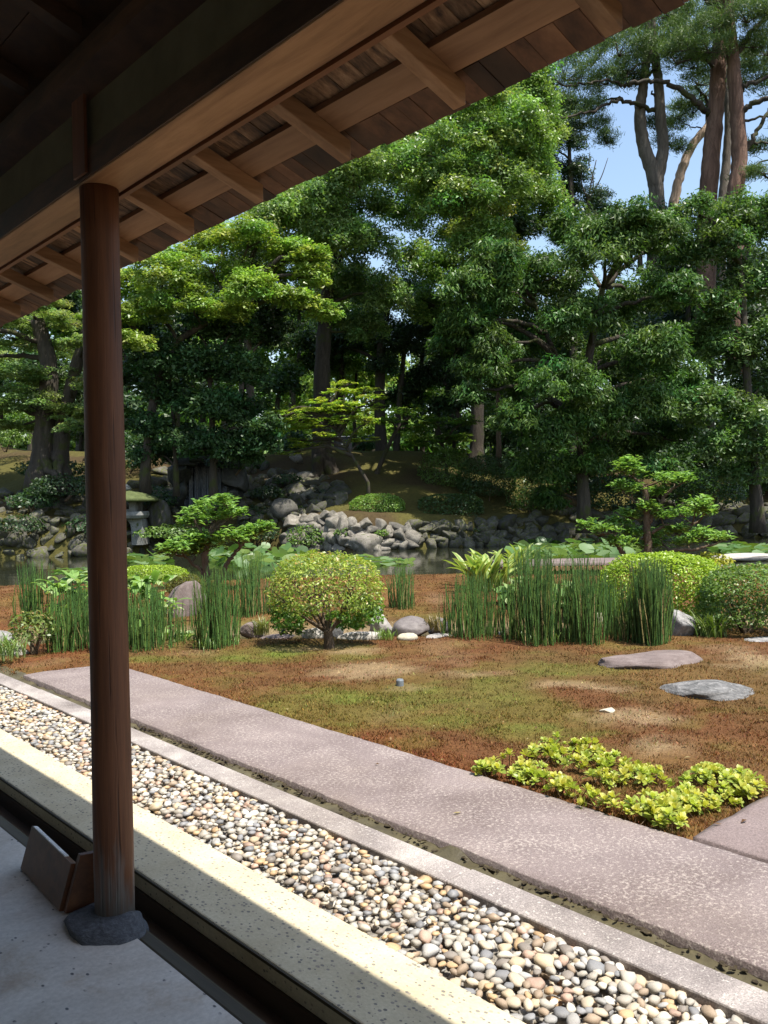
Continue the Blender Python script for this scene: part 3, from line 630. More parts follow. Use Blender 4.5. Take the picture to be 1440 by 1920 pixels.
def tree(name, label, boughs, Y, trunks, leaf, mat, bark, seed, group=None, cover=.42, k=.36, dens=1., flat=.9, dy=.9, roots=0, twigs=2, cat='tree', limbw=1., zmin=-.55, shell=(.45, 1.3), limbs=True, **kw):
    g = np.random.default_rng(seed)
    p0 = at(trunks[0][0][0][0], trunks[0][0][0][1], Y=Y)
    t = empty(name, p0); tag(t, label, cat, group)
    inv = -p0; mb = MB(); tops = []
    for pts, w0, w1 in trunks:
        P = curve_pts(trunk_pts(pts, Y), 6); 
        R = np.linspace(w0, w1, len(P)) * .5 * Y / FOC; R = R * (1 + .06 * np.sin(np.arange(len(P)) * 2.1 + seed)); R[0] *= 1.35 if roots else 1.12
        P = np.vstack([P[0] - [0, 0, .7], P]); R = np.append(R[0] * 1.25, R)
        V, F = tube(P, R, 12); mb.add(V, F); tops.append(P)
        if roots:
            for q in range(roots):
                a = g.uniform(0, 6.28); rr = R[1]; e = np.array([math.cos(a), math.sin(a), 0])
                limb(mb, [P[1] + e * rr * .3 + [0, 0, rr * 1.6], P[1] + e * rr * 1.0 + [0, 0, rr * .35], P[1] + e * rr * 2.6 + [0, 0, -.25]], rr * .5, rr * .12, 5, 6, .03, g)
    C, R, bc = bough_clumps(boughs, Y, g, k, dens, flat, dy)
    TP = np.vstack([p[2:] for p in tops])
    for c, r in bc if limbs else []:
        low = TP[TP[:, 2] < c[2] - .1 * r[2]]
        if not len(low): low = TP[:1]
        j = np.argmin(np.linalg.norm((low - c) * [1, 1, .8], axis=1)); a = low[j]; dl = np.linalg.norm(c - a)
        mid = (a + c) / 2 + np.array([0, 0, .12 * dl]) + g.normal(0, .06, 3) * dl
        lr = min(.11, .028 * dl + .02) * limbw
        limb(mb, [a, mid, c], lr, lr * .3, 5, 6, .03 * dl / 3, g)
        for q in range(twigs):
            e = c + sphere_dirs(1, g, -.2)[0] * r * .85; limb(mb, [mid * .4 + c * .6, (c + e) / 2 + g.normal(0, .05, 3), e], lr * .35, lr * .1, 4, 4)
    for V in mb.V: V += inv
    mb.build('trunk', bark, t, smooth=True)
    VL, CL = clumps(C + inv, R, g, leaf['L'], leaf['W'], cover * DENSE, leaf['c1'], leaf['c2'], leaf.get('droop', .1), zmin=zmin, shell=shell, tri=True, **kw)
    link('crown', leaf_mesh('crown', VL, CL, mat), t); return t
LIME = dict(L=.14, W=.07, c1=(.145, .245, .040), c2=(.285, .365, .075))
BROAD = dict(L=.14, W=.075, c1=(.10, .19, .05), c2=(.225, .31, .105))
BRIGHT = dict(L=.135, W=.072, c1=(.11, .205, .048), c2=(.245, .345, .088))
OAK = dict(L=.17, W=.062, c1=(.044, .104, .027), c2=(.112, .19, .044), droop=.15)
RIGHT = dict(L=.15, W=.075, c1=(.068, .135, .04), c2=(.135, .215, .06))
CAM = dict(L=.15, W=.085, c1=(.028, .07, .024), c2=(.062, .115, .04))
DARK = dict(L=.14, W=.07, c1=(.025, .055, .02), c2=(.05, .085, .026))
PALE = dict(L=.11, W=.06, c1=(0.140, 0.217, 0.084), c2=(0.245, 0.308, 0.133))
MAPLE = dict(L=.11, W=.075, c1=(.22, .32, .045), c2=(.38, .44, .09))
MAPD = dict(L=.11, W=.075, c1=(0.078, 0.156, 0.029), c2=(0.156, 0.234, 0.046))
FIR = dict(L=.12, W=.05, c1=(0.036, 0.072, 0.034), c2=(0.066, 0.114, 0.042))
def jit(L, g, n=0, s=1.): return L
tree('layered_maple', 'pale green maple in flat tiers on two thick dark trunks at the far left', [(25, 640, 62, 20), (105, 655, 62, 20), (20, 700, 66, 22), (100, 712, 70, 22), (55, 760, 90, 20), (130, 775, 52, 18), (10, 605, 58, 22), (-60, 680, 80, 26), (-50, 760, 80, 24), (100, 605, 56, 20), (160, 640, 44, 18), (185, 720, 50, 18), (60, 735, 60, 16), (150, 800, 50, 14), (-120, 620, 70, 26), (30, 800, 60, 12), (60, 570, 60, 22), (190, 600, 50, 20)], 28.5,
     [([(78, 885), (84, 800), (92, 690), (70, 600)], 44, 26), ([(112, 885), (118, 800), (140, 700), (160, 620)], 34, 18)], PALE, L_soft, B_dark, 11, cover=.5, k=.34, flat=.38, upness=1.1, outw=.3, rnd=.4, roots=5, dens=1.2, dy=1.8)
tree('rounded_evergreen', 'lime green evergreen with domed sunlit leaf clouds on crooked mossy limbs behind the post', [(300, 515, 70, 34), (395, 505, 72, 34), (470, 445, 76, 34), (545, 480, 58, 34), (275, 585, 52, 32), (350, 565, 60, 28), (465, 545, 66, 32), (560, 565, 54, 28), (605, 585, 38, 24), (505, 415, 48, 26), (430, 590, 52, 26), (405, 450, 60, 30), (250, 540, 50, 34), (520, 520, 50, 26), (585, 520, 42, 26), (340, 480, 50, 26), (240, 640, 44, 24), (590, 480, 40, 26), (210, 600, 60, 30)], 27.5,
     [([(272, 885), (290, 740), (325, 650), (380, 610), (440, 570)], 19, 8), ([(300, 700), (330, 640), (300, 590)], 11, 6)], LIME, L_leaf, B_dark, 12, cover=.55, k=.32, flat=.6, upness=.9, outw=.45, rnd=.4, dy=2.2)
tree('tall_broadleaf', 'tall broadleaf tree with pale edged leaf clumps behind the lime green evergreen', [(560, 400, 62, 48), (625, 335, 66, 48), (700, 300, 64, 46), (680, 390, 66, 48), (612, 450, 58, 42), (700, 470, 58, 46), (650, 540, 58, 42), (722, 555, 46, 40), (560, 335, 50, 40), (740, 235, 58, 50), (500, 370, 56, 44), (640, 270, 60, 44), (600, 520, 40, 34), (760, 330, 50, 44), (480, 470, 44, 36), (690, 620, 40, 30), (560, 470, 50, 36), (620, 600, 44, 30)] + [(520, 420, 60, 44, -4.5), (590, 380, 64, 44, -4), (660, 330, 64, 44, -4.5), (640, 440, 56, 40, -4), (740, 300, 60, 44, -3)], 33,
     [([(605, 905), (603, 800), (606, 650), (620, 500), (640, 360)], 42, 14)], BROAD, L_leaf, B_dark, 13, cover=.4, k=.3, dens=1.0, roots=9, dy=2)
tree('bright_broadleaf', 'tallest bright green broadleaf tree in the middle rising up to the eaves', [(800, 262, 60, 46), (872, 232, 66, 50), (950, 205, 64, 48), (1000, 185, 48, 42), (820, 332, 66, 50), (902, 322, 66, 54), (980, 292, 58, 50), (1020, 250, 42, 42), (832, 420, 66, 50), (922, 420, 66, 50), (1000, 380, 56, 48), (762, 402, 48, 40), (782, 500, 50, 44), (862, 500, 66, 48), (950, 500, 64, 46), (900, 150, 60, 50), (820, 190, 56, 46), (980, 130, 50, 42), (760, 270, 50, 40), (800, 580, 50, 40)] + [(790, 330, 64, 48, -6), (850, 290, 64, 48, -6.5), (930, 260, 64, 48, -6), (990, 240, 56, 46, -6), (860, 380, 64, 46, -6.5), (950, 350, 60, 46, -6), (900, 450, 56, 40, -5.5), (1000, 310, 50, 42, -5), (900, 190, 60, 46, -6)], 34.5,
     [([(893, 860), (895, 760), (890, 560), (905, 380), (915, 220)], 28, 10)], BRIGHT, L_leaf, B_dark, 14, cover=.4, k=.3, dens=1.0, dy=2)
tree('yellowing_sapling', 'slim tree with yellow green tips and bare twigs poking out between the two darker crowns', [(930, 395, 36, 26), (905, 440, 44, 26), (945, 460, 40, 30), (965, 355, 22, 26), (870, 430, 34, 20), (950, 325, 16, 22), (920, 500, 40, 30)], 31.3,
     [([(935, 840), (932, 600), (930, 480), (945, 370)], 9, 4)], dict(L=.12, W=.055, c1=(.14, .20, .03), c2=(.23, .25, .06)), L_leaf, B_twig, 15, cover=.34, k=.36, dy=.5)
tree('dark_conifer', 'dark feathery conifer with a bare twiggy top against the gap of blue sky', [(1062, 262, 40, 34), (1050, 342, 52, 36), (1092, 385, 50, 34), (1120, 425, 42, 28), (1035, 432, 50, 36), (1140, 400, 24, 18), (1080, 320, 30, 26), (1150, 440, 44, 28), (1060, 210, 30, 26), (1020, 300, 44, 34), (1000, 350, 40, 34), (1100, 440, 60, 30), (1160, 420, 44, 26), (1020, 240, 36, 30)], 37,
     [([(1075, 850), (1075, 600), (1072, 400), (1066, 250)], 18, 6), ([(1098, 400), (1108, 345), (1118, 300)], 4, 1.5), ([(1105, 370), (1126, 335), (1140, 296)], 3, 1), ([(1104, 380), (1090, 340), (1092, 302)], 3, 1), ([(1112, 330), (1104, 310), (1106, 285)], 2, 1)], FIR, L_leaf, B_dark, 16, cover=.38, k=.3, upness=.6, outw=.6, flat=.5)
tree('willow_leaved_oak', 'broad dark evergreen oak with long drooping leaves filling the right half behind the pond', [(955, 562, 66, 46), (1042, 522, 72, 46), (1132, 472, 72, 48), (1222, 442, 64, 40), (1278, 475, 42, 38), (1002, 640, 72, 46), (1092, 600, 72, 48), (1192, 560, 72, 48), (1268, 552, 50, 42), (1062, 722, 72, 48), (1152, 690, 72, 48), (1228, 660, 64, 46), (1112, 790, 72, 44), (1202, 762, 64, 46), (1268, 720, 56, 46), (1172, 838, 62, 38), (1042, 820, 62, 40), (1248, 820, 58, 40), (962, 722, 58, 40), (1182, 412, 56, 32), (1082, 432, 52, 34), (905, 545, 56, 44, -1), (885, 610, 52, 40, -1), (905, 690, 54, 40, -1), (865, 545, 46, 38, -1.5), (930, 495, 56, 42, -1), (850, 640, 40, 36, -.5), (880, 740, 36, 26), (970, 790, 50, 34), (1100, 870, 60, 34), (1010, 885, 50, 34), (1300, 640, 44, 40), (930, 650, 50, 40), (1030, 935, 40, 26), (1230, 880, 50, 28)], 28.4,
     [([(1095, 960), (1092, 850), (1100, 700), (1130, 540)], 26, 12), ([(1090, 760), (1030, 640), (1000, 560)], 12, 6)], OAK, L_gloss, B_dark, 17, cover=.42, k=.3, dens=1.1, dy=2.4, hang=.55, upness=.55, outw=.6, rnd=.55)
tree('glossy_broadleaf', 'mid green broadleaf tree with upright shoots at the right edge below the pines', [(1352, 460, 54, 46), (1422, 425, 48, 46), (1402, 530, 56, 46), (1342, 575, 42, 40), (1432, 640, 50, 46), (1372, 670, 56, 46), (1322, 762, 52, 40), (1402, 780, 54, 42), (1445, 730, 44, 40), (1352, 838, 50, 34), (1430, 842, 46, 34), (1300, 400, 54, 30), (1500, 520, 60, 50), (1500, 650, 60, 50), (1490, 780, 60, 50), (1340, 620, 40, 34), (1380, 400, 50, 34), (1470, 390, 50, 40), (1395, 890, 50, 24)], 28.5,
     [([(1420, 960), (1410, 850), (1400, 700), (1390, 500)], 24, 10)], RIGHT, L_leaf, B_dark, 18, cover=.42, k=.3, dens=1.0)
tree('dark_shrub_tree', 'dense dark camellia tree with small shiny leaves left of the waterfall', [(292, 652, 50, 40), (362, 682, 58, 40), (432, 692, 48, 40), (312, 742, 58, 40), (392, 762, 66, 40), (460, 772, 48, 38), (332, 822, 56, 32), (422, 832, 56, 32), (482, 832, 38, 30), (262, 702, 44, 36), (372, 622, 50, 36), (440, 620, 44, 34), (280, 800, 44, 32), (250, 620, 40, 30), (470, 700, 36, 36), (500, 800, 36, 24), (285, 860, 44, 26), (380, 845, 50, 20), (450, 850, 44, 22), (300, 690, 40, 30)], 27.6,
     [([(400, 905), (398, 800), (392, 700)], 14, 8), ([(330, 890), (326, 800), (318, 700)], 10, 6)], CAM, L_gloss, B_dark, 19, cover=.4, k=.28, shell=(.4, 1.5), flat=.7)
tree('slender_tree', 'slender tree with a bare light edged trunk standing right of the camellias', [(470, 600, 46, 36), (440, 560, 44, 34), (510, 570, 46, 34), (500, 640, 34, 26), (450, 500, 46, 36), (520, 610, 36, 26)], 31,
     [([(472, 830), (468, 700), (462, 600), (466, 520)], 18, 9), ([(455, 830), (452, 700), (449, 600)], 11, 7), ([(466, 668), (490, 640), (515, 615)], 6, 3)], DARK, L_leaf, B_grey, 20, cover=.36, k=.32)
tree('shady_tree', 'dark leafed tree with twin trunks in the deep shade behind the maples', [(700, 615, 54, 36), (762, 640, 54, 38), (830, 600, 54, 40), (822, 702, 52, 34), (640, 640, 40, 32), (880, 742, 48, 30), (770, 560, 50, 36), (860, 660, 50, 40), (720, 690, 36, 22), (780, 720, 40, 22), (600, 680, 34, 22), (900, 600, 44, 38)], 37,
     [([(716, 865), (712, 760), (716, 640), (730, 560)], 24, 12), ([(742, 862), (748, 760), (760, 640)], 14, 8), ([(860, 780), (835, 720), (800, 700)], 8, 4)], DARK, L_leaf, B_dark, 21, cover=.38, k=.32)
tree('thicket_tree', 'dark bare trunked tree standing just behind the black notice board', [(640, 690, 40, 26), (600, 640, 44, 30), (690, 660, 40, 26), (560, 690, 36, 22), (655, 600, 50, 34)], 39,
     [([(637, 850), (636, 760), (640, 650)], 18, 10), ([(668, 850), (664, 780), (668, 700)], 8, 5)], MAPD, L_leaf, B_dark, 22, cover=.34, k=.34)
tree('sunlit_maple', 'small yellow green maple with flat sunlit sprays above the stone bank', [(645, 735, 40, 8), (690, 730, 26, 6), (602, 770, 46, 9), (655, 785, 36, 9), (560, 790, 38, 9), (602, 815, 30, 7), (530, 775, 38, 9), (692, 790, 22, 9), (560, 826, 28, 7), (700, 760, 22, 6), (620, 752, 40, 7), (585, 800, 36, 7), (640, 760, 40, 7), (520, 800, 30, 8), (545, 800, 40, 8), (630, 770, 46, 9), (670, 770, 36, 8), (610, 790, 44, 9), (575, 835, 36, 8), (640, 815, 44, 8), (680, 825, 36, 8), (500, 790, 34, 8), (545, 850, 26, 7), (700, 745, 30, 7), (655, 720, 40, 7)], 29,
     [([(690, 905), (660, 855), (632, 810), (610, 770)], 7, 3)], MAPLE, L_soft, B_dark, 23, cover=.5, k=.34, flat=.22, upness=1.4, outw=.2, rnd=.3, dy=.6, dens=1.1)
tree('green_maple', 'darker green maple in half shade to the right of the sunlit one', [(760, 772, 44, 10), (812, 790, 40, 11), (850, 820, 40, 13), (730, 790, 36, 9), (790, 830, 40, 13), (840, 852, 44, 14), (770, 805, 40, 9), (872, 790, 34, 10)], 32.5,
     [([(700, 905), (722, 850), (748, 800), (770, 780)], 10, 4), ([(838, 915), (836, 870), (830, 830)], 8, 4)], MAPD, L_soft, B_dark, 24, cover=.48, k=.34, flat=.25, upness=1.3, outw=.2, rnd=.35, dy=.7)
# trees of the park behind the bank
for i, (px, yp, s, Y, lf) in enumerate([(150, 610, 1., 46, BRIGHT), (235, 690, .9, 44, DARK), (420, 640, 1., 47, BRIGHT), (545, 650, 1., 45, BRIGHT), (560, 760, .7, 50, LIME), (700, 700, .8, 49, LIME), (790, 760, .75, 46, BRIGHT), (930, 740, .9, 45, BROAD), (60, 560, 1., 43, DARK), (1010, 690, 1., 46, DARK), (1180, 640, 1.1, 44, DARK), (1330, 560, 1.1, 45, DARK), (1440, 600, 1.1, 43, RIGHT), (330, 560, .9, 48, DARK), (640, 520, .8, 46, DARK)]):
    g = np.random.default_rng(300 + i); bs = [(px + g.uniform(-70, 70) * s, yp + g.uniform(-70, 70) * s, 46 * s, 34 * s) for _ in range(9)]
    what = ['bright green', 'shadowy', 'fresh green', 'leafy mid green', 'low lime green', 'yellow green', 'small green', 'open crowned', 'dark rounded', 'dark green', 'big dark', 'dense dark', 'mid green', 'dim', 'dusky'][i]
    where = ['behind the layered maple', 'behind the post at bank height', 'seen past the lime green evergreen', 'glimpsed right of the slender trunk', 'glowing low between the trunks', 'glowing behind the notice board', 'between the maples and the oak', 'left of the drooping oak', 'beyond the far left eaves', 'behind the left side of the oak', 'behind the middle of the oak', 'behind the red pine trunks', 'beyond the right edge', 'behind the leaf clouds of the evergreen', 'behind the tall broadleaf'][i]
    tree('park_tree', what + ' tree of the park ' + where, bs, Y, [([(px, 860), (px + 4, yp + 40), (px, yp - 40)], 16 * s, 7 * s)], dict(lf, L=.26, W=.16), L_leaf, B_dark, 320 + i, group='trees of the park behind the bank', cover=.28, k=.36, twigs=1)
# ------------------------------------------------------------------ red pines
def pine(label, Y, trunks, branches, pads, bark, seed, limbbark=None):
    g = np.random.default_rng(seed); p0 = at(*trunks[0][0][0], Y=Y); t = empty('red_pine', p0); tag(t, label, 'pine', 'old pines at the right')
    mb = MB()
    for pts, w0, w1 in trunks:
        P = curve_pts([at(x, y, Y=Y) for x, y in pts], 8); P[1:-1] += g.normal(0, .012, (len(P) - 2, 3)); R = np.linspace(w0, w1, len(P)) * .5 * Y / FOC * (1 + .03 * g.normal(0, 1, len(P)))
        V, F = tube(P - p0, R, 12); mb.add(V, F)
    mb.build('trunk', bark, t, smooth=True)
    for pts, w0, w1, dy in branches:
        n = len(pts); P = curve_pts([at(x, y, Y=Y + dy * i / max(1, n - 1)) for i, (x, y) in enumerate(pts)], 6); P[1:-1] += g.normal(0, .04, (len(P) - 2, 3))
        V, F = tube(P - p0, np.linspace(w0, w1, len(P)) * .5 * Y / FOC, 7); MB().add(V, F).build('branch', bark if w0 > 14 else B_dark, t, smooth=True)
    VL, CL = [], []; mb = MB()
    for px, py, rx, rz in pads:
        yb = Y + g.uniform(-1.6, 1.6); c = at(px, py, Y=yb) - p0; s = yb / FOC; R = np.array([rx * s, rx * s, rz * s])
        m = int(26 * (rx * rz / 900.) ** .7) + 6
        d = sphere_dirs(m, g, -.6); T_ = c + d * R * g.uniform(.3, 1, (m, 1)) ** .6
        for q in T_[:: 4]: limb(mb, [c - [0, 0, R[2] * .5], (c + q) / 2 - [0, 0, .1], q], .022, .007, 4, 4)
        for q in T_:       # needle tufts: a brush of thin blades round each shoot tip
            nn_ = 60; ax = unit(np.append(g.normal(0, .5, 2), .8)[None])[0]
            dr = unit(sphere_dirs(nn_, g, -.3) + ax * .5); o_ = q + g.normal(0, .17, (nn_, 3)) * [1, 1, .55]
            sd = unit(np.cross(dr, g.normal(0, 1, (nn_, 3)))) * .013; l = g.uniform(.12, .24, (nn_, 1))
            VL.append(np.stack([o_ - sd, o_ + sd, o_ + dr * l + sd * .3, o_ + dr * l - sd * .3], 1))
            tt = g.random((nn_, 1)); CL.append((np.array([.045, .095, .034]) * (1 - tt) + np.array([.13, .185, .05]) * tt) * g.uniform(.8, 1.2))
    tw = mb.build('twigs', B_dark, t, smooth=True); tw['kind'] = 'stuff'
    link('needles', leaf_mesh('needles', VL, CL, L_needle), t)
pine('forked pine with two grey brown stems splitting low against the blue sky', 38, [([(1228, 520), (1232, 390), (1226, 330), (1206, 270), (1200, 210), (1207, 160), (1212, 110), (1216, 40)], 33, 12), ([(1231, 345), (1243, 280), (1237, 210), (1234, 150), (1226, 90), (1222, 30)], 24, 13)],
     [([(1230, 206), (1195, 196), (1165, 188), (1130, 200), (1080, 216), (1035, 222)], 9, 3, -2), ([(1165, 188), (1150, 186), (1120, 196)], 6, 2, 0), ([(1210, 150), (1180, 158), (1165, 160), (1140, 150), (1100, 155)], 8, 3, -2), ([(1215, 140), (1235, 125), (1200, 120), (1170, 145)], 6, 3, -1), ([(1236, 185), (1222, 176), (1224, 170)], 5, 2, 0), ([(1100, 157), (1060, 160), (1020, 140)], 4, 2, -1)],
     [(1060, 140, 60, 24), (1110, 110, 66, 28), (1160, 90, 56, 30), (1200, 60, 60, 34), (1245, 90, 50, 26), (1090, 180, 50, 18), (1030, 170, 44, 22), (1240, 40, 50, 30), (1150, 40, 60, 30), (1060, 80, 50, 30), (1110, 205, 26, 14), (1120, 235, 24, 16), (1135, 262, 20, 14), (1080, 225, 40, 14), (1005, 200, 36, 24), (1180, 130, 40, 18), (1045, 195, 36, 14), (1140, 150, 40, 16)], B_grey, 31)
pine('leaning pale barked pine stem between the forked pine and the thick red trunk', 39.5, [([(1252, 520), (1262, 390), (1278, 320), (1300, 270), (1330, 230), (1336, 180)], 20, 12)],
     [([(1328, 232), (1326, 190), (1310, 170), (1304, 160), (1330, 158)], 7, 3, 0), ([(1322, 240), (1290, 235), (1260, 215)], 3, 1, 1)], [(1275, 210, 40, 14), (1265, 235, 26, 12), (1310, 150, 44, 20), (1270, 275, 24, 9), (1300, 205, 30, 14), (1228, 235, 18, 16), (1240, 260, 14, 10)], B_pale, 32)
pine('thick red trunked pine with one long limb reaching left across the sky', 36.5, [([(1322, 620), (1326, 400), (1334, 290), (1343, 200), (1347, 120), (1350, 60), (1346, -30)], 38, 22)],
     [([(1330, 215), (1305, 195), (1270, 165), (1230, 152), (1180, 156)], 13, 6, -1), ([(1326, 385), (1300, 368), (1288, 378)], 3, 1, -.4), ([(1345, 130), (1310, 110), (1270, 120)], 7, 3, -1)],
     [(1300, 60, 60, 30), (1270, 110, 46, 22), (1330, 20, 60, 30), (1250, 20, 60, 26), (1300, 120, 40, 16), (1215, 90, 44, 22), (1180, 150, 30, 14), (1290, 85, 50, 20)], B_pine, 33)
pine('tall red trunked pine nearest the right edge with several branches reaching right', 35.5, [([(1378, 700), (1380, 500), (1376, 380), (1386, 300), (1381, 200), (1374, 110), (1366, 30), (1362, -60)], 36, 18)],
     [([(1362, 18), (1340, 5), (1310, -8)], 11, 5, 0), ([(1376, 110), (1400, 75), (1430, 40), (1470, 0)], 12, 6, 0), ([(1384, 215), (1410, 195), (1450, 182), (1500, 170)], 13, 6, -1), ([(1380, 175), (1410, 155), (1460, 135)], 11, 5, -.5), ([(1388, 295), (1410, 262), (1430, 225), (1460, 180)], 11, 5, 0), ([(1386, 232), (1415, 225), (1460, 215)], 6, 3, 0), ([(1388, 270), (1420, 266), (1470, 262)], 7, 3, 0), ([(1388, 305), (1420, 322), (1470, 345)], 6, 3, 0), ([(1360, 12), (1400, 0), (1440, 12)], 8, 4, 0), ([(1390, 320), (1440, 300), (1480, 300)], 4, 2, 0)],
     [(1400, 30, 56, 26), (1440, 90, 50, 28), (1420, 140, 46, 20), (1340, 50, 50, 24), (1380, -10, 60, 30), (1450, 160, 40, 20), (1330, 90, 44, 18), (1450, 20, 50, 30), (1425, 275, 34, 10), (1440, 320, 40, 12), (1500, 120, 60, 40), (1500, 220, 50, 30), (1410, 80, 40, 18), (1395, 330, 24, 8)], B_pine, 34)
pine('thin grey pine trunk squeezed between the two thick red ones', 40, [([(1350, 560), (1354, 400), (1362, 300), (1366, 230), (1362, 120)], 20, 12)], [([(1362, 200), (1330, 180), (1300, 190)], 5, 2, 1)], [(1320, 170, 40, 16), (1360, 110, 50, 24), (1400, 110, 46, 22)], B_grey, 35)
# understorey and the woods beyond
def woods(name, label, specs, leaf, seed, cover=.65):
    g = np.random.default_rng(seed); C, R = [], []
    for x0, x1, Y0, Y1, z0, z1, n, r0, r1 in specs:
        for i in range(n):
            x, y = g.uniform(x0, x1), g.uniform(Y0, Y1); r = g.uniform(r0, r1); f = g.random()
            C.append((x, y, z0 + (z1 - z0) * f * (.6 + .4 * math.sin(x * .7 + seed)))); R.append((r, r, r * .7))
    VL, CL = clumps(np.array(C), np.array(R), g, leaf['L'], leaf['W'], cover, leaf['c1'], leaf['c2'], zmin=-.7, hue=.25, tri=True)
    o = link(name, leaf_mesh(name, VL, CL, L_leaf)); tag(o, label, 'woods', kind='stuff')
woods('distant_woods', 'far off green woods closing the view behind the park trees', [(-46, 48, 56, 66, 3.5, 15, 560, 1.0, 2.0), (-46, 48, 60, 72, 3.5, 7, 300, 1., 2.)], dict(L=.7, W=.45, c1=(.06, .12, .028), c2=(.13, .20, .045)), 61, .65)
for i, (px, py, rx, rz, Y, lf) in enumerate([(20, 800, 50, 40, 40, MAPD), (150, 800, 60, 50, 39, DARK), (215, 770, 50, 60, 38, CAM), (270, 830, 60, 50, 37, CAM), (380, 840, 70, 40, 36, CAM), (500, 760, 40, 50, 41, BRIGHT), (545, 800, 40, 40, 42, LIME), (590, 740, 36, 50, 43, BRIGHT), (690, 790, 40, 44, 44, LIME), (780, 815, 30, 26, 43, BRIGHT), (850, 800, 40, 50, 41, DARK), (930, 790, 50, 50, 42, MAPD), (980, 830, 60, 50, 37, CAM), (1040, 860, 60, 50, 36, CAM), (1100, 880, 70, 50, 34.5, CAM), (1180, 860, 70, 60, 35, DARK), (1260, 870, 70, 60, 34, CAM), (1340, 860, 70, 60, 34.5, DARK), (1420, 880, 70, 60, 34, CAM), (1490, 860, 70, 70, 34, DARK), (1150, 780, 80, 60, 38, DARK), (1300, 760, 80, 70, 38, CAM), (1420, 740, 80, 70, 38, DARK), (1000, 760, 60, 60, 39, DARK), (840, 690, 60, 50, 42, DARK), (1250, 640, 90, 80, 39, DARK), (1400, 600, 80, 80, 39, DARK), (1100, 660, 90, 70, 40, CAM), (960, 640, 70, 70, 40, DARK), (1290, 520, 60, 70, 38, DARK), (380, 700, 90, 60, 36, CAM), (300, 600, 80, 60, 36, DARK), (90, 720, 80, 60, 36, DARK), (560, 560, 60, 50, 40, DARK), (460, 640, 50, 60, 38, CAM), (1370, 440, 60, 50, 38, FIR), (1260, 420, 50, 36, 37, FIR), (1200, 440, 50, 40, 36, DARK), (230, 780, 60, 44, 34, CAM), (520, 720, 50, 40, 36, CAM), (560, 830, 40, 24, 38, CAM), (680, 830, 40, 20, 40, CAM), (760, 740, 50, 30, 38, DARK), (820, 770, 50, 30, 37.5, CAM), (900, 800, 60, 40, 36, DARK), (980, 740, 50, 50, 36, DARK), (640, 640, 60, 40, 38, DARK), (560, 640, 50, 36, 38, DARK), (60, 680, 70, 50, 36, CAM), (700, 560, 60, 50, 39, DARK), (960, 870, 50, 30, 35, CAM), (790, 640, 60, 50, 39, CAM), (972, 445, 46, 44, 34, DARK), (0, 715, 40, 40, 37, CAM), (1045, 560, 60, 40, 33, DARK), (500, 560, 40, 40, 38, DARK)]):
    g = np.random.default_rng(900 + i); bs = [(px + g.uniform(-.5, .5) * rx, py + g.uniform(-.5, .5) * rz, rx * .62, rz * .55) for _ in range(5)]
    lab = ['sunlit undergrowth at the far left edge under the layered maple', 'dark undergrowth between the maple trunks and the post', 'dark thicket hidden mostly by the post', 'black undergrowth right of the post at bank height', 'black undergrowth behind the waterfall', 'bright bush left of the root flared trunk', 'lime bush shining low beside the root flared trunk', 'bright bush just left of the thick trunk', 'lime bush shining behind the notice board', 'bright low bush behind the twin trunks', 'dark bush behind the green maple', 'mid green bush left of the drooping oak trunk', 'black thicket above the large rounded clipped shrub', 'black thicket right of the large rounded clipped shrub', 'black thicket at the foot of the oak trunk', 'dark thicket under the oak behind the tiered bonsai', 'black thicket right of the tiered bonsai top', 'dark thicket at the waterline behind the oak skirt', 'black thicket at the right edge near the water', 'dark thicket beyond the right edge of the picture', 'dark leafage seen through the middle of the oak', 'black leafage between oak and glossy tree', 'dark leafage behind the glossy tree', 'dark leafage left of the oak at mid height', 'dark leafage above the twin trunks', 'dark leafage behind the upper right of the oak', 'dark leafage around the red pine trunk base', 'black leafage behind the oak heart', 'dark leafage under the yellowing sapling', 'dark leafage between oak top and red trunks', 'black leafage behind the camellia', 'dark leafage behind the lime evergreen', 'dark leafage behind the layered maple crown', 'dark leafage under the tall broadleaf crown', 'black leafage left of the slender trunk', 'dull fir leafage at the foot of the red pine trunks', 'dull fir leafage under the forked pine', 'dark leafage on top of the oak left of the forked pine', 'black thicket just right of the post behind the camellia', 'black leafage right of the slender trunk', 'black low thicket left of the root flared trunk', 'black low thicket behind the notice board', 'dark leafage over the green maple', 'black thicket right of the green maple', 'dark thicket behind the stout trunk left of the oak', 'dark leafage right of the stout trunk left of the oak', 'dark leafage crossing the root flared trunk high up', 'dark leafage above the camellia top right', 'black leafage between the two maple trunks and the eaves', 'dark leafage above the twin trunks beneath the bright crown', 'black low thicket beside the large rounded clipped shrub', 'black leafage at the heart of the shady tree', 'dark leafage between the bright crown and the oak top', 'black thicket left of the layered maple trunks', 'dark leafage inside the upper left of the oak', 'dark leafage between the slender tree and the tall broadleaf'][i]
    tree('thicket_bush', lab, bs, Y, [([(px, py + rz), (px + 3, py), (px - 2, py - rz * .5)], 8, 4)], dict(lf, L=lf['L'] * 1.5, W=lf['W'] * 1.5), L_leaf, B_dark, 940 + i, group='undergrowth bushes behind the bank', cover=.2, dens=.75, k=.4, twigs=0)

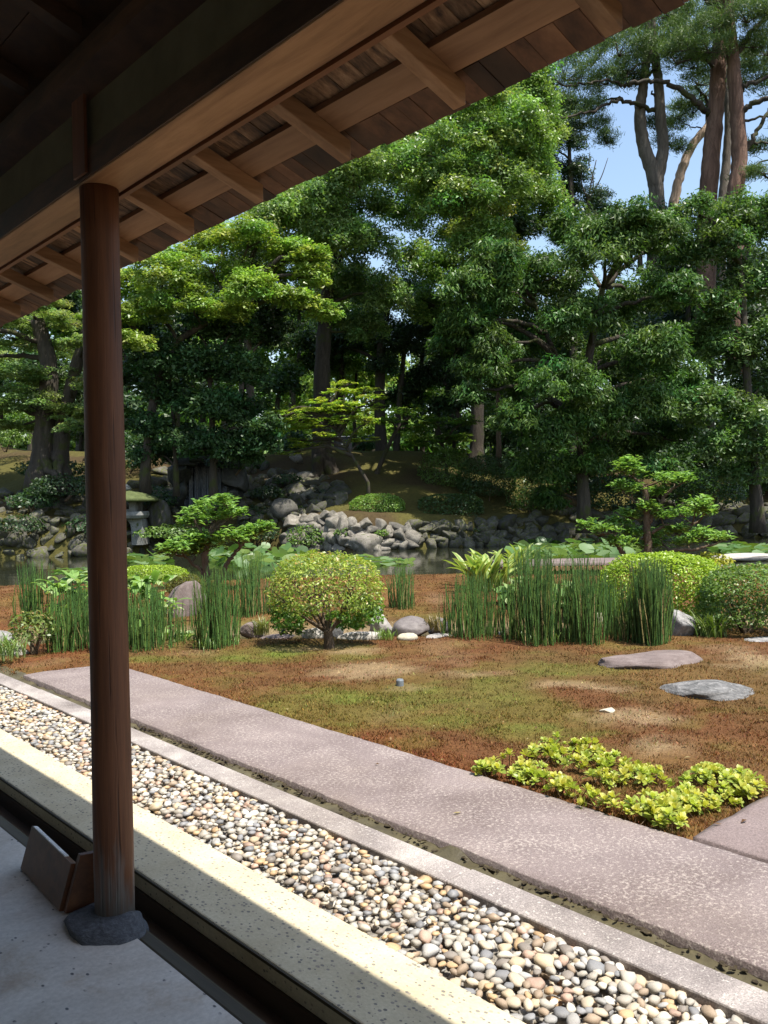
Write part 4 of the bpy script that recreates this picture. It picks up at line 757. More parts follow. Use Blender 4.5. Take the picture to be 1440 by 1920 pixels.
# ------------------------------------------------------------------ far bank: rocks, lantern, waterfall, clipped shrubs
rockM = [rock_mesh('rock', 40 + i, S_bank, 3 if i < 8 else 2, amp=.5, planes=11, depth=(.35, .8)) for i in range(16)]
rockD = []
for me_ in rockM: rockD.append(me_.copy()); rockD[-1].materials[0] = S_mossy_shade  # rock copies with the bank's shade put into their darker colour
def rock_pile(name, label, spots, seed, cat='rock bank', dark=False):
    t = empty(name, spots[0][:3]); tag(t, label, cat); o0 = np.array(spots[0][:3]); r = random.Random(seed)
    for x, y, z, s in spots:
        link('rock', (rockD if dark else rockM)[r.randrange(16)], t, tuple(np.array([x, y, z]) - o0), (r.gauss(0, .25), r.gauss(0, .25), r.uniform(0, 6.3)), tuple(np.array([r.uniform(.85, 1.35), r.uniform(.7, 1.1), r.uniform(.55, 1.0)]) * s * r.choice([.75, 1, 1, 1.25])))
def bank_at(px, py):
    """where the sight line through a pixel meets the far bank"""
    ks = np.arange(22, 60, .08); P = EYE + ray(px, py) * ks[:, None]
    hit = P[:, 2] <= bank_z(P[:, 0], P[:, 1]); return P[np.argmax(hit)] if hit.any() else P[200]
def pile_px(x0, x1, ytop, ybot, n, s0, s1, seed, lift=.05):
    r = random.Random(seed); out = []
    for i in range(n):
        px = r.uniform(x0, x1); f = (px - x0) / (x1 - x0); a = np.interp(f, np.linspace(0, 1, len(ytop)), ytop); b = np.interp(f, np.linspace(0, 1, len(ybot)), ybot)
        best = None
        for q in range(12):
            px2 = r.uniform(x0, x1); f = (px2 - x0) / (x1 - x0); a = np.interp(f, np.linspace(0, 1, len(ytop)), ytop); b = np.interp(f, np.linspace(0, 1, len(ybot)), ybot)
            py2 = r.uniform(a, b); s = r.uniform(s0, s1)
            dmin = min([math.hypot(px2 - o[4], (py2 - o[5]) * 1.3) / (s + o[3]) for o in out] or [9e9])
            if best is None or dmin > best[0]: best = (dmin, px2, py2, s)
        _, px, py, s = best; P = bank_at(px, py); s_ = s * P[1] / FOC
        out.append((P[0], P[1], P[2] + lift * s_, s, px, py, s_))
    return [(o[0], o[1], o[2], o[6]) for o in out]
rock_pile('rock_bank', 'sunlit stacked boulders along the water below the round clipped shrub', pile_px(545, 775, [975, 965, 985, 985], [1028, 1030, 1032, 1026], 84, 10, 23, 1), 1)
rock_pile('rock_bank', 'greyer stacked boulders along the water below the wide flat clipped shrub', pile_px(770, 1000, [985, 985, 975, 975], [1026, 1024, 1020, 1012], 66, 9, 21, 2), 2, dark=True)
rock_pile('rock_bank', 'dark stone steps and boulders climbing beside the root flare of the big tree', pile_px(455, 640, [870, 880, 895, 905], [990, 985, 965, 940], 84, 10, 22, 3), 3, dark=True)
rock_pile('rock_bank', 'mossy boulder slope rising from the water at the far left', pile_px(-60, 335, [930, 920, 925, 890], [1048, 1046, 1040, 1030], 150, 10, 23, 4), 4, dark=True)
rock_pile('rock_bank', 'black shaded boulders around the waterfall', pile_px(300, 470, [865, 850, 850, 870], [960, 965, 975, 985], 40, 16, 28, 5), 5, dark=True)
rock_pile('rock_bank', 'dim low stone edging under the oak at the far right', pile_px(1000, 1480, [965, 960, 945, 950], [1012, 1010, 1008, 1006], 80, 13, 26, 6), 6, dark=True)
def lone_rock(px, py, Y, rx, rz, seed, m, label, rot=0., name='boulder', cat='rock', sub=3, rd=.8, z=None, amp=.3, planes=7, sink=0., group=None, depth=(.45, .85), top=None):
    P = at(px, py, Y=Y) if z is None else at(px, py, z); s = P[1] / FOC
    o = link(name, rock_mesh(name, seed, m, sub, amp=amp, planes=planes, depth=depth, top=top), loc=(P[0], P[1], P[2] - sink), rot=(0, 0, rot), scale=(rx * s, rx * s * rd, rz * s)); tag(o, label, cat, group); return o
lone_rock(972, 985, 31.2, 22, 34, 60, S_bank, 'tall upright grey boulder ending the rock row above the water on the right'); lone_rock(533, 958, 28.6, 26, 24, 61, S_bank, 'large round boulder at the left end of the rock row above the water')
lone_rock(578, 895, 32.6, 26, 12, 62, S_bank, 'flat topped light stone step before the root flare'); lone_rock(580, 935, 30.6, 18, 18, 63, S_bank, 'rounded boulder halfway up the stone steps')
lone_rock(555, 858, 34, 13, 13, 64, S_bank, 'round pale boulder at the head of the stone steps left of the big trunk'); lone_rock(945, 965, 31.8, 18, 24, 65, S_bank, 'pointed dark boulder beside the big rounded shrub')
lone_rock(300, 975, 27.6, 22, 40, 66, S_mossy_shade, 'craggy upright rock to the right of the stone lantern')
# waterfall
wf = tag(empty('waterfall', at(385, 960, Y=29.4)), 'narrow dark waterfall running down a black rock recess', 'waterfall'); o0 = at(385, 960, Y=29.4)
mb = MB(); xs = np.linspace(345, 425, 40); rows = []
for j, py in enumerate(np.linspace(868, 985, 24)): rows += [at(px, py, Y=29.9 - .25 * (j / 23.) ** 2 + .07 * math.sin(px * .9) * math.cos(px * .37 + 1)) - o0 for px in xs]
mb.add(rows, [(j * 40 + i, j * 40 + i + 1, j * 40 + i + 41, j * 40 + i + 40) for j in range(23) for i in range(39)])
k = NT('falling_water'); n = k.noise(k.coord('Object', (7, 1, .35)), 4, 5, .65); k.base(k.ramp(n, [(.5, (.006, .007, .008)), (.75, (.05, .056, .066))])); k.rough(.15); k.bump(n, .5, .05)
mb.build('water_sheet', k.m, wf, smooth=True)
for (px, py, rx, rz, s) in ((338, 890, 18, 26, 70), (332, 930, 20, 30, 73), (350, 965, 18, 20, 74), (440, 895, 20, 30, 71), (434, 940, 16, 28, 75), (425, 975, 18, 18, 76), (385, 856, 40, 12, 72), (345, 862, 20, 14, 77), (430, 862, 24, 16, 78)):
    P = at(px, py, Y=29.7) - o0; q = 29.7 / FOC; link('cliff_rock', rock_mesh('cliff_rock', s, S_black, 3, amp=.5, planes=12, depth=(.35, .8)), wf, tuple(P), (0, 0, s), (rx * q, .5, rz * q))
# stone lantern
def lathe_box(mb, prof, c, n=4, rot=math.pi / 4, bow=0.):
    V = []; 
    for r, z in prof: V += [(c[0] + r * math.cos(rot + 2 * math.pi * i / n), c[1] + r * math.sin(rot + 2 * math.pi * i / n), c[2] + z) for i in range(n)]
    m = len(prof); F = [(i * n + j, i * n + (j + 1) % n, (i + 1) * n + (j + 1) % n, (i + 1) * n + j) for i in range(m - 1) for j in range(n)] + [tuple(range(n))[::-1], tuple((m - 1) * n + j for j in range(n))]
    return mb.add(V, F)
ln0 = at(238, 1004, Y=27.3); ln = empty('stone_lantern', ln0); tag(ln, 'squat grey stone lantern with mossy cap half hidden behind the post', 'stone lantern')
S = 27.3 / FOC
mb = MB()
for sx_ in (-1, 1):     # arched legs, two per side with a curved opening between them
    for q in range(7):
        a0, a1 = q / 7 * math.pi / 2, (q + 1) / 7 * math.pi / 2
        x0, z0, x1, z1 = 14 * math.cos(a0), 10 + 22 * math.sin(a0), 14 * math.cos(a1), 10 + 22 * math.sin(a1)
        V = [(sx_ * x0 * S, y, z0 * S) for y in (-.34, .34)] + [(sx_ * x1 * S, y, z1 * S) for y in (-.34, .34)] + [(sx_ * (36 - q * .6) * S, y, z0 * S) for y in (-.34, .34)] + [(sx_ * (36 - (q + 1) * .6) * S, y, z1 * S) for y in (-.34, .34)]
        mb.add(V, [(0, 1, 3, 2), (4, 6, 7, 5), (0, 2, 6, 4), (1, 5, 7, 3)])
    mb.box((min(sx_ * 14, sx_ * 37) * S, -.34, -.3), (max(sx_ * 14, sx_ * 37) * S, .34, 10 * S))
mb.build('base', S_lantern, ln, bevel=.01)
mb = MB(); lathe_box(mb, [(40 * S * 1.3, 32.3 * S), (44 * S * 1.3, 38 * S), (42 * S * 1.3, 45 * S)], (0, 0, 0)); mb.build('platform', S_lantern, ln, bevel=.015)
mb = MB()
for sx_ in (-1, 1):
    for sy in (-1, 1): mb.box((min(sx_ * 12, sx_ * 24) * S, min(sy * .2, sy * .4), 45.2 * S), (max(sx_ * 12, sx_ * 24) * S, max(sy * .2, sy * .4), 63 * S))
mb.box((-11.9 * S, -.39, 45.2 * S), (11.9 * S, .39, 49 * S)); mb.box((-24 * S, -.2, 49.2 * S), (-12.2 * S, .2, 63 * S)); mb.build('fire_box', S_lantern, ln)
mb = MB(); lathe_box(mb, [(58 * S, 63.2 * S), (62 * S, 66 * S), (54 * S, 72 * S), (36 * S, 79 * S), (10 * S, 84 * S)], (0, 0, 0), 16, 0)
mb.build('cap', stone('mossy_cap', (.05, .06, .02), (.08, .10, .03), (.11, .13, .05), 6), ln, smooth=True)
mb = MB(); lathe_box(mb, [(8 * S, 84.2 * S), (11 * S, 88 * S), (7 * S, 93 * S), (1 * S, 97 * S)], (0, 0, 0), 10, 0); mb.build('finial', S_lantern, ln, smooth=True)
# notice board
nb0 = at(643, 846, Y=36); nbd = empty('notice_board', nb0); tag(nbd, 'black notice board with a pale top edge standing behind the big root flare', 'notice board'); q = 36 / FOC
mb = MB().box((-17 * q, 0, 2 * q), (17 * q, .06, 27 * q)); mb.build('panel', NT('x').m if False else W_dark, nbd, bevel=.01)
k = NT('black_paint'); k.base((.018, .02, .024)); k.rough(.4); nbd.children[0].data.materials[0] = k.m
k2 = NT('pale_metal'); k2.base((.5, .52, .55)); k2.rough(.35)
MB().box((-17.5 * q, -.02, 27.1 * q), (17.5 * q, .1, 28.3 * q)).build('top_rail', k2.m, nbd)
MB().box((-3 * q, -.006, 12.5 * q), (3 * q, -.001, 14 * q)).build('plate', k2.m, nbd)
for s in (-12, 12): MB().box((s * q - .03, .01, -.6), (s * q + .03, .05, 2 * q)).build('leg', k.m, nbd)
# low fence glimpsed in the park
f0 = at(930, 842, Y=44); fe = empty('park_fence', f0); tag(fe, 'low pale wooden fence glimpsed in the park behind the shrubs', 'fence'); q = 44 / FOC
mf = NT('grey_fence'); mf.base((.3, .29, .25)); mf.rough(.8)
for i in range(7): MB().box((-36 * q + i * 12 * q, -.04, -.3), (-36 * q + i * 12 * q + .09, .05, 14 * q)).build('post', mf.m, fe)
for z in (5, 11): MB().box((-40 * q, -.075, z * q), (40 * q, -.043, z * q + .09)).build('rail', mf.m, fe)
# clipped shrubs
def clipped(name, label, px, py, rx, rz, Y, leaf, mat, seed, sq=2.6, cover=1.3, depth=1., stems=4, z0=None, cat='shrub', ymin=-.6, wob=.05, dens_in=.6, group=None, fill=.0):
    """one clipped mass: leaves on a superellipsoid shell with an uneven skin, on a few stems"""
    g = np.random.default_rng(seed); c = at(px, py, Y=Y); s = Y / FOC; R = np.array([rx * s, rx * s * depth, rz * s])
    t = empty(name, c); tag(t, label, cat, group)
    area = 4 * np.pi * (R[0] * R[2] * 2 + R[0] * R[1]) / 3; n = int(cover * area / (leaf['L'] * leaf['W'] * .5))
    d = sphere_dirs(n, g, -1); p = (np.abs(d) ** sq).sum(1) ** (-1 / sq); d2 = d * p[:, None]
    nz = .6 * fbm(d2[:, 0] * 2.2 + d2[:, 2], d2[:, 1] * 2.2 - d2[:, 2], 1.5, seed % 50) + .5 * fbm(d2[:, 0] + d2[:, 1], d2[:, 2] * 1.3, 5, seed % 31)
    P = d2 * (1 + wob * nz[:, None]) * np.where(g.random((n, 1)) < .62, g.uniform(.95, 1.03, (n, 1)), g.uniform(dens_in, .97, (n, 1)))
    keep = P[:, 2] > ymin + .15 * nz; P = P[keep]; d = d[keep]; nz = nz[keep]; P = P * R
    V, C = leaf_arrays(P, d * .6 + [0, 0, .6] + g.normal(0, .5, d.shape), leaf['L'], leaf['W'], leaf['c1'], leaf['c2'], g, .08)
    C *= (1 + .22 * nz)[:, None]
    if 'tip' in leaf:
        m = g.random(len(C)) < leaf['tipf']; C[m] = np.asarray(leaf['tip']) * g.uniform(.7, 1.2, (m.sum(), 1))
    link('foliage', leaf_mesh('foliage', [V], [np.clip(C, .004, 1)], mat), t)
    if stems:
        mb = MB(); base = np.array([0, 0, (z0 - c[2]) if z0 is not None else -R[2] * 1.15])
        for i in range(stems):
            a = g.uniform(0, 6.28); e = np.array([math.cos(a) * R[0] * .6, math.sin(a) * R[1] * .6, g.uniform(-.2, .4) * R[2]])
            limb(mb, [base + e * .06, base * .55 + e * .4 * [1, 1, 0], e], .03 * R[0] + .012, .008, 5, 6)
        mb.build('stems', B_twig, t, smooth=True)
    return t
CLIP = dict(L=.07, W=.042, c1=(.11, .21, .035), c2=(.21, .33, .06)); CLIPD = dict(L=.075, W=.046, c1=(.04, .085, .025), c2=(.075, .13, .035))  # CLIP leaf brightened so its colour carries the missing sunlight
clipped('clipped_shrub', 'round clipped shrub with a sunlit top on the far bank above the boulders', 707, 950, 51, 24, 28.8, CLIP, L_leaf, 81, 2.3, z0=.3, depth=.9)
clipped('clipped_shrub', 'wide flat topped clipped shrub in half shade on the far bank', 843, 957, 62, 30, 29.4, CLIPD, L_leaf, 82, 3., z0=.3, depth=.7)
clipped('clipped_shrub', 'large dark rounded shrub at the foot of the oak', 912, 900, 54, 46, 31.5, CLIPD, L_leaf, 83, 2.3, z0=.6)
clipped('bank_shrub', 'feathery dark shrub under the green maple', 835, 885, 46, 44, 32, MAPD | dict(L=.09, W=.04), L_leaf, 84, 2., cover=.8, wob=.25, z0=1., group=None)
for i, (px, py, rx, rz, Y, lf, lab) in enumerate([(120, 915, 62, 22, 27.6, DARK, 'dark spreading bush over the boulder slope left of the post'), (60, 940, 40, 18, 27.2, CAM, 'low dark bush on the boulders at the far left'), (300, 935, 30, 22, 28.6, CAM, 'dark bush behind the stone lantern'), (325, 998, 56, 14, 27.2, MAPD, 'low ferny green tuft between the lantern and the water'), (820, 1005, 30, 16, 28.4, BRIGHT, 'fresh green ferns growing at the water below the flat clipped shrub'), (575, 1008, 34, 22, 27.4, MAPD, 'leafy green plant at the left end of the rock row'), (1000, 930, 44, 40, 30.5, OAK, 'hanging dark bush beneath the left side of the oak'), (480, 1000, 46, 20, 28, DARK, 'dark bush at the water behind the spreading bonsai'), (1150, 930, 60, 40, 31.5, CAM, 'black green bush under the middle of the oak'), (1330, 920, 70, 40, 31.5, CAM, 'black green bush under the right edge trees'), (170, 985, 40, 20, 26.6, CAM, 'dark bush at the water just left of the post'), (40, 985, 44, 18, 26.4, DARK, 'dark ferny bush among the boulders at the far left water edge'), (100, 880, 60, 18, 29.4, DARK, 'dark ground bush round the feet of the two maple trunks'), (500, 925, 30, 14, 30.6, DARK, 'dark fern on the upper stone steps'), (560, 962, 26, 12, 29.6, MAPD, 'mid green fern on the lower stone steps'), (622, 925, 30, 12, 30.8, DARK, 'dark fern at the right end of the stone steps'), (478, 965, 30, 16, 29.2, DARK, 'dark fern left of the lower stone steps'), (540, 900, 26, 10, 31.6, CAM, 'small black green fern below the round pale boulder'), (700, 985, 22, 8, 28.2, DARK, 'low dark fern draped over the sunlit boulders'), (820, 980, 40, 10, 28.8, DARK, 'low dark fern draped over the greyer boulders'), (930, 985, 30, 12, 29.8, CAM, 'black green fern left of the upright boulder'), (640, 1000, 14, 10, 26.9, MAPD, 'green weed in a crack of the sunlit boulders'), (880, 1000, 22, 12, 28.6, DARK, 'dark fern on the greyer boulders'), (760, 985, 18, 9, 28.3, MAPD, 'green tuft on top of the boulder row between the two clipped shrubs'), (10, 820, 40, 24, 33, MAPD, 'sunlit green bush at the left edge behind the maple trunks'), (655, 1005, 10, 8, 27, CLIP, 'tiny green tuft growing between the sunlit boulders'), (715, 1000, 12, 8, 27, CLIP, 'little round weed in the middle of the boulders'), (440, 862, 50, 26, 29.2, CAM, 'dark bush overhanging the waterfall'), (240, 850, 50, 40, 32, CAM, 'dark bush behind the post above the lantern'), (940, 1010, 20, 12, 29, MAPD, 'small green weed at the water beside the upright boulder')]):
    clipped('bank_shrub', lab, px, py, rx, rz, Y, dict(lf, L=lf['L'] * .8, W=lf['W'] * .8), L_leaf, 400 + i, 2., cover=.8, wob=.3, stems=2)
# ------------------------------------------------------------------ bridge and lilies on the pond
b0 = np.array([2.3, 16.9, 0]); br = empty('log_bridge', b0); tag(br, 'low earth topped log bridge over the pond behind the horsetails', 'bridge')
V, F = None, None
zt = at(1030, 1052, Y=17.4)[2]
me = slab('deck', 0, 1.15, 0, 2.75, 0, .06, M_slab2, .02, 10, .06, 21, .03)
link('deck', me, br, (2.72, 0, zt), (0, 0, math.pi / 2))
for i in range(26):
    V, F = tube([(.06 + i * .105, -.05 - .02 * (i % 3), zt - .108), (.06 + i * .105, 1.2, zt - .108)], .046, 10)
    MB().add(V, F).build('log', W_raft, br, smooth=False)
for y in (.15, .95): V, F = tube([(-.1, y, zt - .235), (2.85, y, zt - .235)], .075, 10); MB().add(V, F).build('beam', W_dark, br, smooth=True)
lone_rock(1392, 1045, 20.5, 60, 8, 90, S_pale, 'long flat pale stone slab lying across the water at the right edge', rd=.5, amp=.15, planes=4)
padM = []
for i in range(6):
    g = np.random.default_rng(500 + i); n = 14; a = np.linspace(.12, 2 * np.pi - .12, n); r = 1 + .05 * g.normal(0, 1, n)
    V = np.vstack([[(0, 0, -.06)], np.stack([.55 * np.cos(a), .55 * np.sin(a), 0 * a + .02], 1), np.stack([r * np.cos(a), r * np.sin(a), .10 + .07 * g.normal(0, 1, n)], 1)])
    F = [(0, j + 1, j + 2) for j in range(n - 1)] + [(j + 1, n + j + 1, n + j + 2, j + 2) for j in range(n - 1)]
    cc = np.array([(.075, .15, .045), (.10, .185, .06), (.125, .21, .08), (.065, .13, .036), (.16, .24, .105), (.12, .18, .04)][i])
    padM.append(mesh('lily_leaf', V, F, L_pad, np.tile(cc, (len(V), 1)), True))
def lilies(label, spots, n, r0, r1, lift, tilt, seed):
    r = random.Random(seed); t = empty('lily_patch', at(*spots[0][:2], z=WZ)); tag(t, label, 'water lilies', 'water lily patches on the pond'); o0 = at(*spots[0][:2], z=WZ); pts = []
    for i in range(n):
        for q in range(20):
            s = spots[r.randrange(len(spots))]; a = r.uniform(0, 6.28); f = math.sqrt(r.random()); P = at(s[0] + s[2] * f * math.cos(a), s[1] + s[3] * f * math.sin(a), z=WZ); rr = r.uniform(r0, r1)
            if P[1] > near_shore(P[0]) + .3 and all(math.hypot(P[0] - o[0], P[1] - o[1]) > (rr + o[2]) * .72 for o in pts): break
        else: continue
        pts.append((P[0], P[1], rr))
        link('lily_leaf', padM[r.randrange(6)], t, (P[0] - o0[0], P[1] - o0[1], .012 + r.random() ** 2 * lift), (r.gauss(0, tilt), r.gauss(0, tilt), r.uniform(0, 6.3)), (rr, rr, rr * .9))
lilies('crowded upright lily leaves on the water behind the spreading bonsai', [(490, 1052, 80, 16), (440, 1050, 50, 14), (540, 1060, 40, 12)], 170, .14, .26, .30, .38, 1)
lilies('lily leaves on the water just right of the post', [(275, 1052, 45, 7)], 40, .16, .26, .15, .25, 2)
lilies('flat lily leaves floating behind the round azalea', [(660, 1050, 70, 7), (730, 1055, 40, 6)], 70, .14, .24, .04, .1, 3)
lilies('dense lily leaves on the water behind the log bridge', [(1060, 1036, 95, 13), (1130, 1030, 70, 10), (1010, 1040, 50, 10)], 200, .16, .28, .22, .3, 4)
lilies('lily leaves in the dark water at the right edge', [(1400, 1030, 70, 9)], 60, .16, .26, .06, .15, 5)
lilies('a few lily leaves floating at the left behind the tall horsetails', [(160, 1072, 60, 5)], 14, .14, .22, .03, .1, 6)
# ------------------------------------------------------------------ garden planting
def m_horsetail():
    k = NT('horsetail_stalk'); a = k.n('ShaderNodeAttribute', attribute_name='col'); g = k.n('ShaderNodeSeparateXYZ'); k.l(k.coord('Object'), g.inputs[0])
    oi = k.n('ShaderNodeSeparateColor'); k.l(a.outputs['Color'], oi.inputs[0])
    f = k.math('FRACT', k.math('ADD', k.math('MULTIPLY', g.outputs[2], 13.), k.math('MULTIPLY', oi.outputs[1], 77.)))
    c = k.mix(k.ramp(f, [(.86, (0, 0, 0)), (.92, (.8,) * 3)]), a.outputs['Color'], (.02, .022, .012)); k.base(c); k.rough(.42); return k.m
M_ht = m_horsetail()
def horsetail(label, px0, px1, ybase, ytop, n, seed, z=None, dd=.38, ragged=.42):
    n = int(n * .85)
    g = np.random.default_rng(seed); c = at((px0 + px1) / 2, ybase, z=-.04 if z is None else z); s = c[1] / FOC; hw = (px1 - px0) / 2 * s; h = (ybase - ytop) * s
    mb = MB(); k = 3; Vs, Fs, Cs = [], [], []
    a = np.linspace(0, 2 * np.pi, k, endpoint=False); nv = 0
    for i in range(n):
        f = np.clip(g.normal(0, .5), -1.12, 1.12); bx = f * hw; by = g.uniform(-dd, dd) * math.sqrt(max(.1, 1 - f * f))
        hh = h * (1 - ragged * g.random() ** 1.4) * (1 - .22 * f * f) * (1.06 if g.random() < .06 else 1); dead = g.random() < .08
        if dead: hh *= .7
        ln_ = g.normal(0, .045, 2) * (3.5 if dead else 1.8 if g.random() < .15 else 1) + np.array([.05 * f, 0]); r = g.uniform(.0042, .0066)
        b_ = g.normal(0, .02, 2)
        P = np.array([[bx, by, -.05], [bx + ln_[0] * hh * .5 + b_[0], by + ln_[1] * hh * .5 + b_[1], hh * .5], [bx + ln_[0] * hh, by + ln_[1] * hh, hh]])
        V = np.concatenate([P[j] + (r if j < 2 else r * .45) * np.stack([np.cos(a), np.sin(a), 0 * a], 1) for j in range(3)])
        Vs.append(V); Fs.append(np.array([(j * k + q, j * k + (q + 1) % k, (j + 1) * k + (q + 1) % k, (j + 1) * k + q) for j in range(2) for q in range(k)]) + nv); nv += len(V)
        cc = np.array([.30, .24, .10]) if dead else np.array([.055, .125, .032]) * g.uniform(.6, 1.5) + np.array([.05, .035, 0]) * g.random() ** 2
        Cs.append(np.tile(cc, (len(V), 1)))
    t = empty('horsetail_clump', c); tag(t, label, 'horsetail', 'clumps of horsetail by the stream')
    o = link('stalks', mesh('stalks', np.vstack(Vs), np.vstack(Fs), M_ht, np.vstack(Cs), True), t); o['kind'] = 'stuff'
horsetail('tall sparse horsetails at the left edge standing before open water', 34, 92, 1170, 1045, 100, 1, dd=.2)
horsetail('wide horsetail clump immediately left of the post', 95, 180, 1215, 1090, 210, 2)
horsetail('horsetails half hidden behind the post', 165, 250, 1218, 1085, 200, 3)
horsetail('horsetail clump close to the right side of the post', 245, 318, 1215, 1090, 170, 4)
horsetail('thin horsetails in front of the purple grey rock', 318, 362, 1205, 1130, 40, 5, ragged=.5)
horsetail('dense narrow horsetail clump right of the purple grey rock', 372, 440, 1212, 1058, 240, 6)
horsetail('farther horsetail clump between the bonsai and the azalea', 440, 505, 1150, 1030, 150, 7, z=0, dd=.25)
horsetail('small horsetail clump alone on brown moss right of the azalea', 733, 778, 1140, 1052, 130, 8, z=.0, dd=.2)
horsetail('horsetail clump below the variegated strap leaves', 836, 936, 1193, 1070, 260, 9)
horsetail('biggest horsetail clump before the log bridge', 950, 1060, 1200, 1020, 360, 10)
horsetail('horsetails joining the biggest clump on its right', 1050, 1132, 1200, 1035, 270, 11)
horsetail('short thin horsetails before the clipped hedge', 1130, 1192, 1195, 1085, 120, 12)
horsetail('darkest narrow horsetail clump before the clipped hedge', 1192, 1250, 1207, 1045, 330, 13, dd=.25, ragged=.22)
# azalea with open stems
az = clipped('round_azalea', 'round clipped azalea with open stems and yellow green leaves on the moss', 610, 1108, 104, 74, 8.75, dict(L=.042, W=.018, c1=(.17, .25, .035), c2=(.33, .38, .065), tip=(.46, .32, .10), tipf=.08), L_leaf, 85, 2.15, cover=.95, stems=0, ymin=-.42, wob=.13, dens_in=.66)
g = np.random.default_rng(5); mb = MB(); c0 = at(610, 1108, Y=8.75); bs = at(618, 1213, z=-.03) - c0; s = 8.75 / FOC
limb(mb, [bs - [0, 0, .06], bs + [-.01, 0, .10], bs + [-.02, 0, .17]], .058, .044, 5, 10)
for i in range(17):
    e = np.array([g.uniform(-.85, .85) * 104 * s, g.uniform(-.7, .6) * 104 * s, g.uniform(-.25, .55) * 74 * s]); st = bs + [-.02, 0, g.uniform(.10, .17)]
    m_ = st * .5 + e * .5 + [0, 0, -.03] + g.normal(0, .03, 3); limb(mb, [st, m_, e], .016, .005, 6, 6)
    for q in range(3): limb(mb, [m_ * .5 + e * .5, e + g.normal(0, .10, 3) + [0, 0, .05]], .006, .003, 3, 4)
mb.build('stems', B_twig, az, smooth=True)
VL, CL = [], []
for (px, py, rx, rz) in ((540, 1165, 36, 26), (690, 1160, 30, 16), (652, 1172, 34, 12), (560, 1150, 40, 16), (548, 1182, 24, 14), (680, 1140, 40, 20), (530, 1140, 30, 20), (640, 1155, 30, 10)):
    cpt = at(px, py, Y=8.75 + g.uniform(-.25, .1)) - c0; clumps([cpt], [np.array([rx * s, rx * s, rz * s])], g, .05, .022, .8, (.10, .20, .03), (.22, .32, .055), VL=VL, CL=CL)
link('low_shoots', leaf_mesh('low_shoots', VL, CL, L_leaf), az)
HEDGE = dict(L=.034, W=.022, c1=(.19, .30, .025), c2=(.34, .44, .045))
clipped('clipped_hedge', 'bright yellow green clipped azalea mound with a smooth domed top', 1240, 1102, 110, 64, 9.6, HEDGE, L_leaf, 86, 3., cover=1.7, depth=.6, stems=0, ymin=-1, wob=.07, dens_in=.85)
clipped('clipped_hedge', 'looser dark green azalea bush at the right edge on a thick stem', 1400, 1128, 82, 66, 8.9, dict(L=.036, W=.02, c1=(.08, .155, .03), c2=(.18, .26, .055), tip=(.3, .2, .09), tipf=.02), L_leaf, 87, 2.5, cover=2., depth=.9, stems=6, z0=-.06, wob=.12, dens_in=.75)
clipped('low_azalea', 'small leafy azalea low beside the left stones', 62, 1180, 42, 34, 8.4, dict(L=.06, W=.022, c1=(.09, .14, .03), c2=(.2, .25, .07), tip=(.33, .24, .09), tipf=.06), L_leaf, 88, 2., cover=.7, stems=6, z0=-.05, wob=.25, dens_in=.4)
clipped('low_hedge', 'low bright clipped mound on the water edge behind the post', 285, 1082, 66, 22, 15.6, dict(HEDGE, L=.04, W=.025), L_leaf, 89, 2.6, cover=1.2, depth=.7, stems=0, ymin=-1)
clipped('yellow_shrub', 'small yellow leafed shrub behind the clipped mound under the right bonsai', 1335, 1062, 36, 24, 15.5, dict(L=.07, W=.04, c1=(.28, .30, .03), c2=(.42, .40, .06)), L_leaf, 90, 2.2, cover=.9, stems=3, wob=.2)
# bonsai trees
def bonsai(label, Y, trunks, pads, leaf, seed, bark=B_twig, rng_y=.35, dens=1.0):
    g = np.random.default_rng(seed); p0 = at(*trunks[0][0][0], Y=Y); t = empty('trained_tree', p0); tag(t, label, 'bonsai', 'trained trees by the water'); s = Y / FOC; mb = MB(); allp = []
    for pts, w0, w1 in trunks:
        P = curve_pts([at(x, y, Y=Y) for x, y in pts], 6); P[1:-1] += g.normal(0, .008, (len(P) - 2, 3)); V, F = tube(P - p0, np.linspace(w0, w1, len(P)) * .5 * s, 9); mb.add(V, F); allp.append(P - p0)
    AP = np.vstack(allp); VL, CL = [], []
    for px, py, rx, rz in pads:
        c = at(px, py, Y=Y + g.uniform(-rng_y, rng_y)) - p0; R = np.array([rx * s, rx * s * .9, rz * s]); a = AP[np.argmin(np.linalg.norm(AP - (c - [0, 0, R[2]]), axis=1))]
        limb(mb, [a, (a + c) / 2 - [0, 0, R[2] * .3], c - [0, 0, R[2] * .2]], .02, .008, 5, 6)
        m = int(dens * 14 * (rx * rz / 500.) ** .8) + 4; d = sphere_dirs(m, g, -.35); C = c + d * R * g.uniform(.4, 1, (m, 1))
        for q in C[::2]: limb(mb, [c - [0, 0, R[2] * .3], (c + q) / 2 - [0, 0, .03], q - [0, 0, .02]], .007, .003, 4, 4)
        for q in C:                                  # rosettes of leaves round each shoot tip
            n = 15; dr = sphere_dirs(n, g, -.1); dr = unit(dr + [0, 0, .35]); P = q + dr * leaf['L'] * .6 + g.normal(0, .035, (n, 3)); N = unit(np.array([0, 0, 1.]) - dr * .25 + g.normal(0, .25, (n, 3)))
            V, cc = leaf_arrays(P, N, leaf['L'], leaf['W'], np.asarray(leaf['c1']) * g.uniform(.85, 1.15), np.asarray(leaf['c2']), g, .12, tdir=dr * 3); VL.append(V); CL.append(cc)
    mb.build('trunk', bark, t, smooth=True); link('foliage', leaf_mesh('foliage', VL, CL, L_gloss), t)
BON = dict(L=.13, W=.046, c1=(.115, .235, .055), c2=(.25, .385, .10))
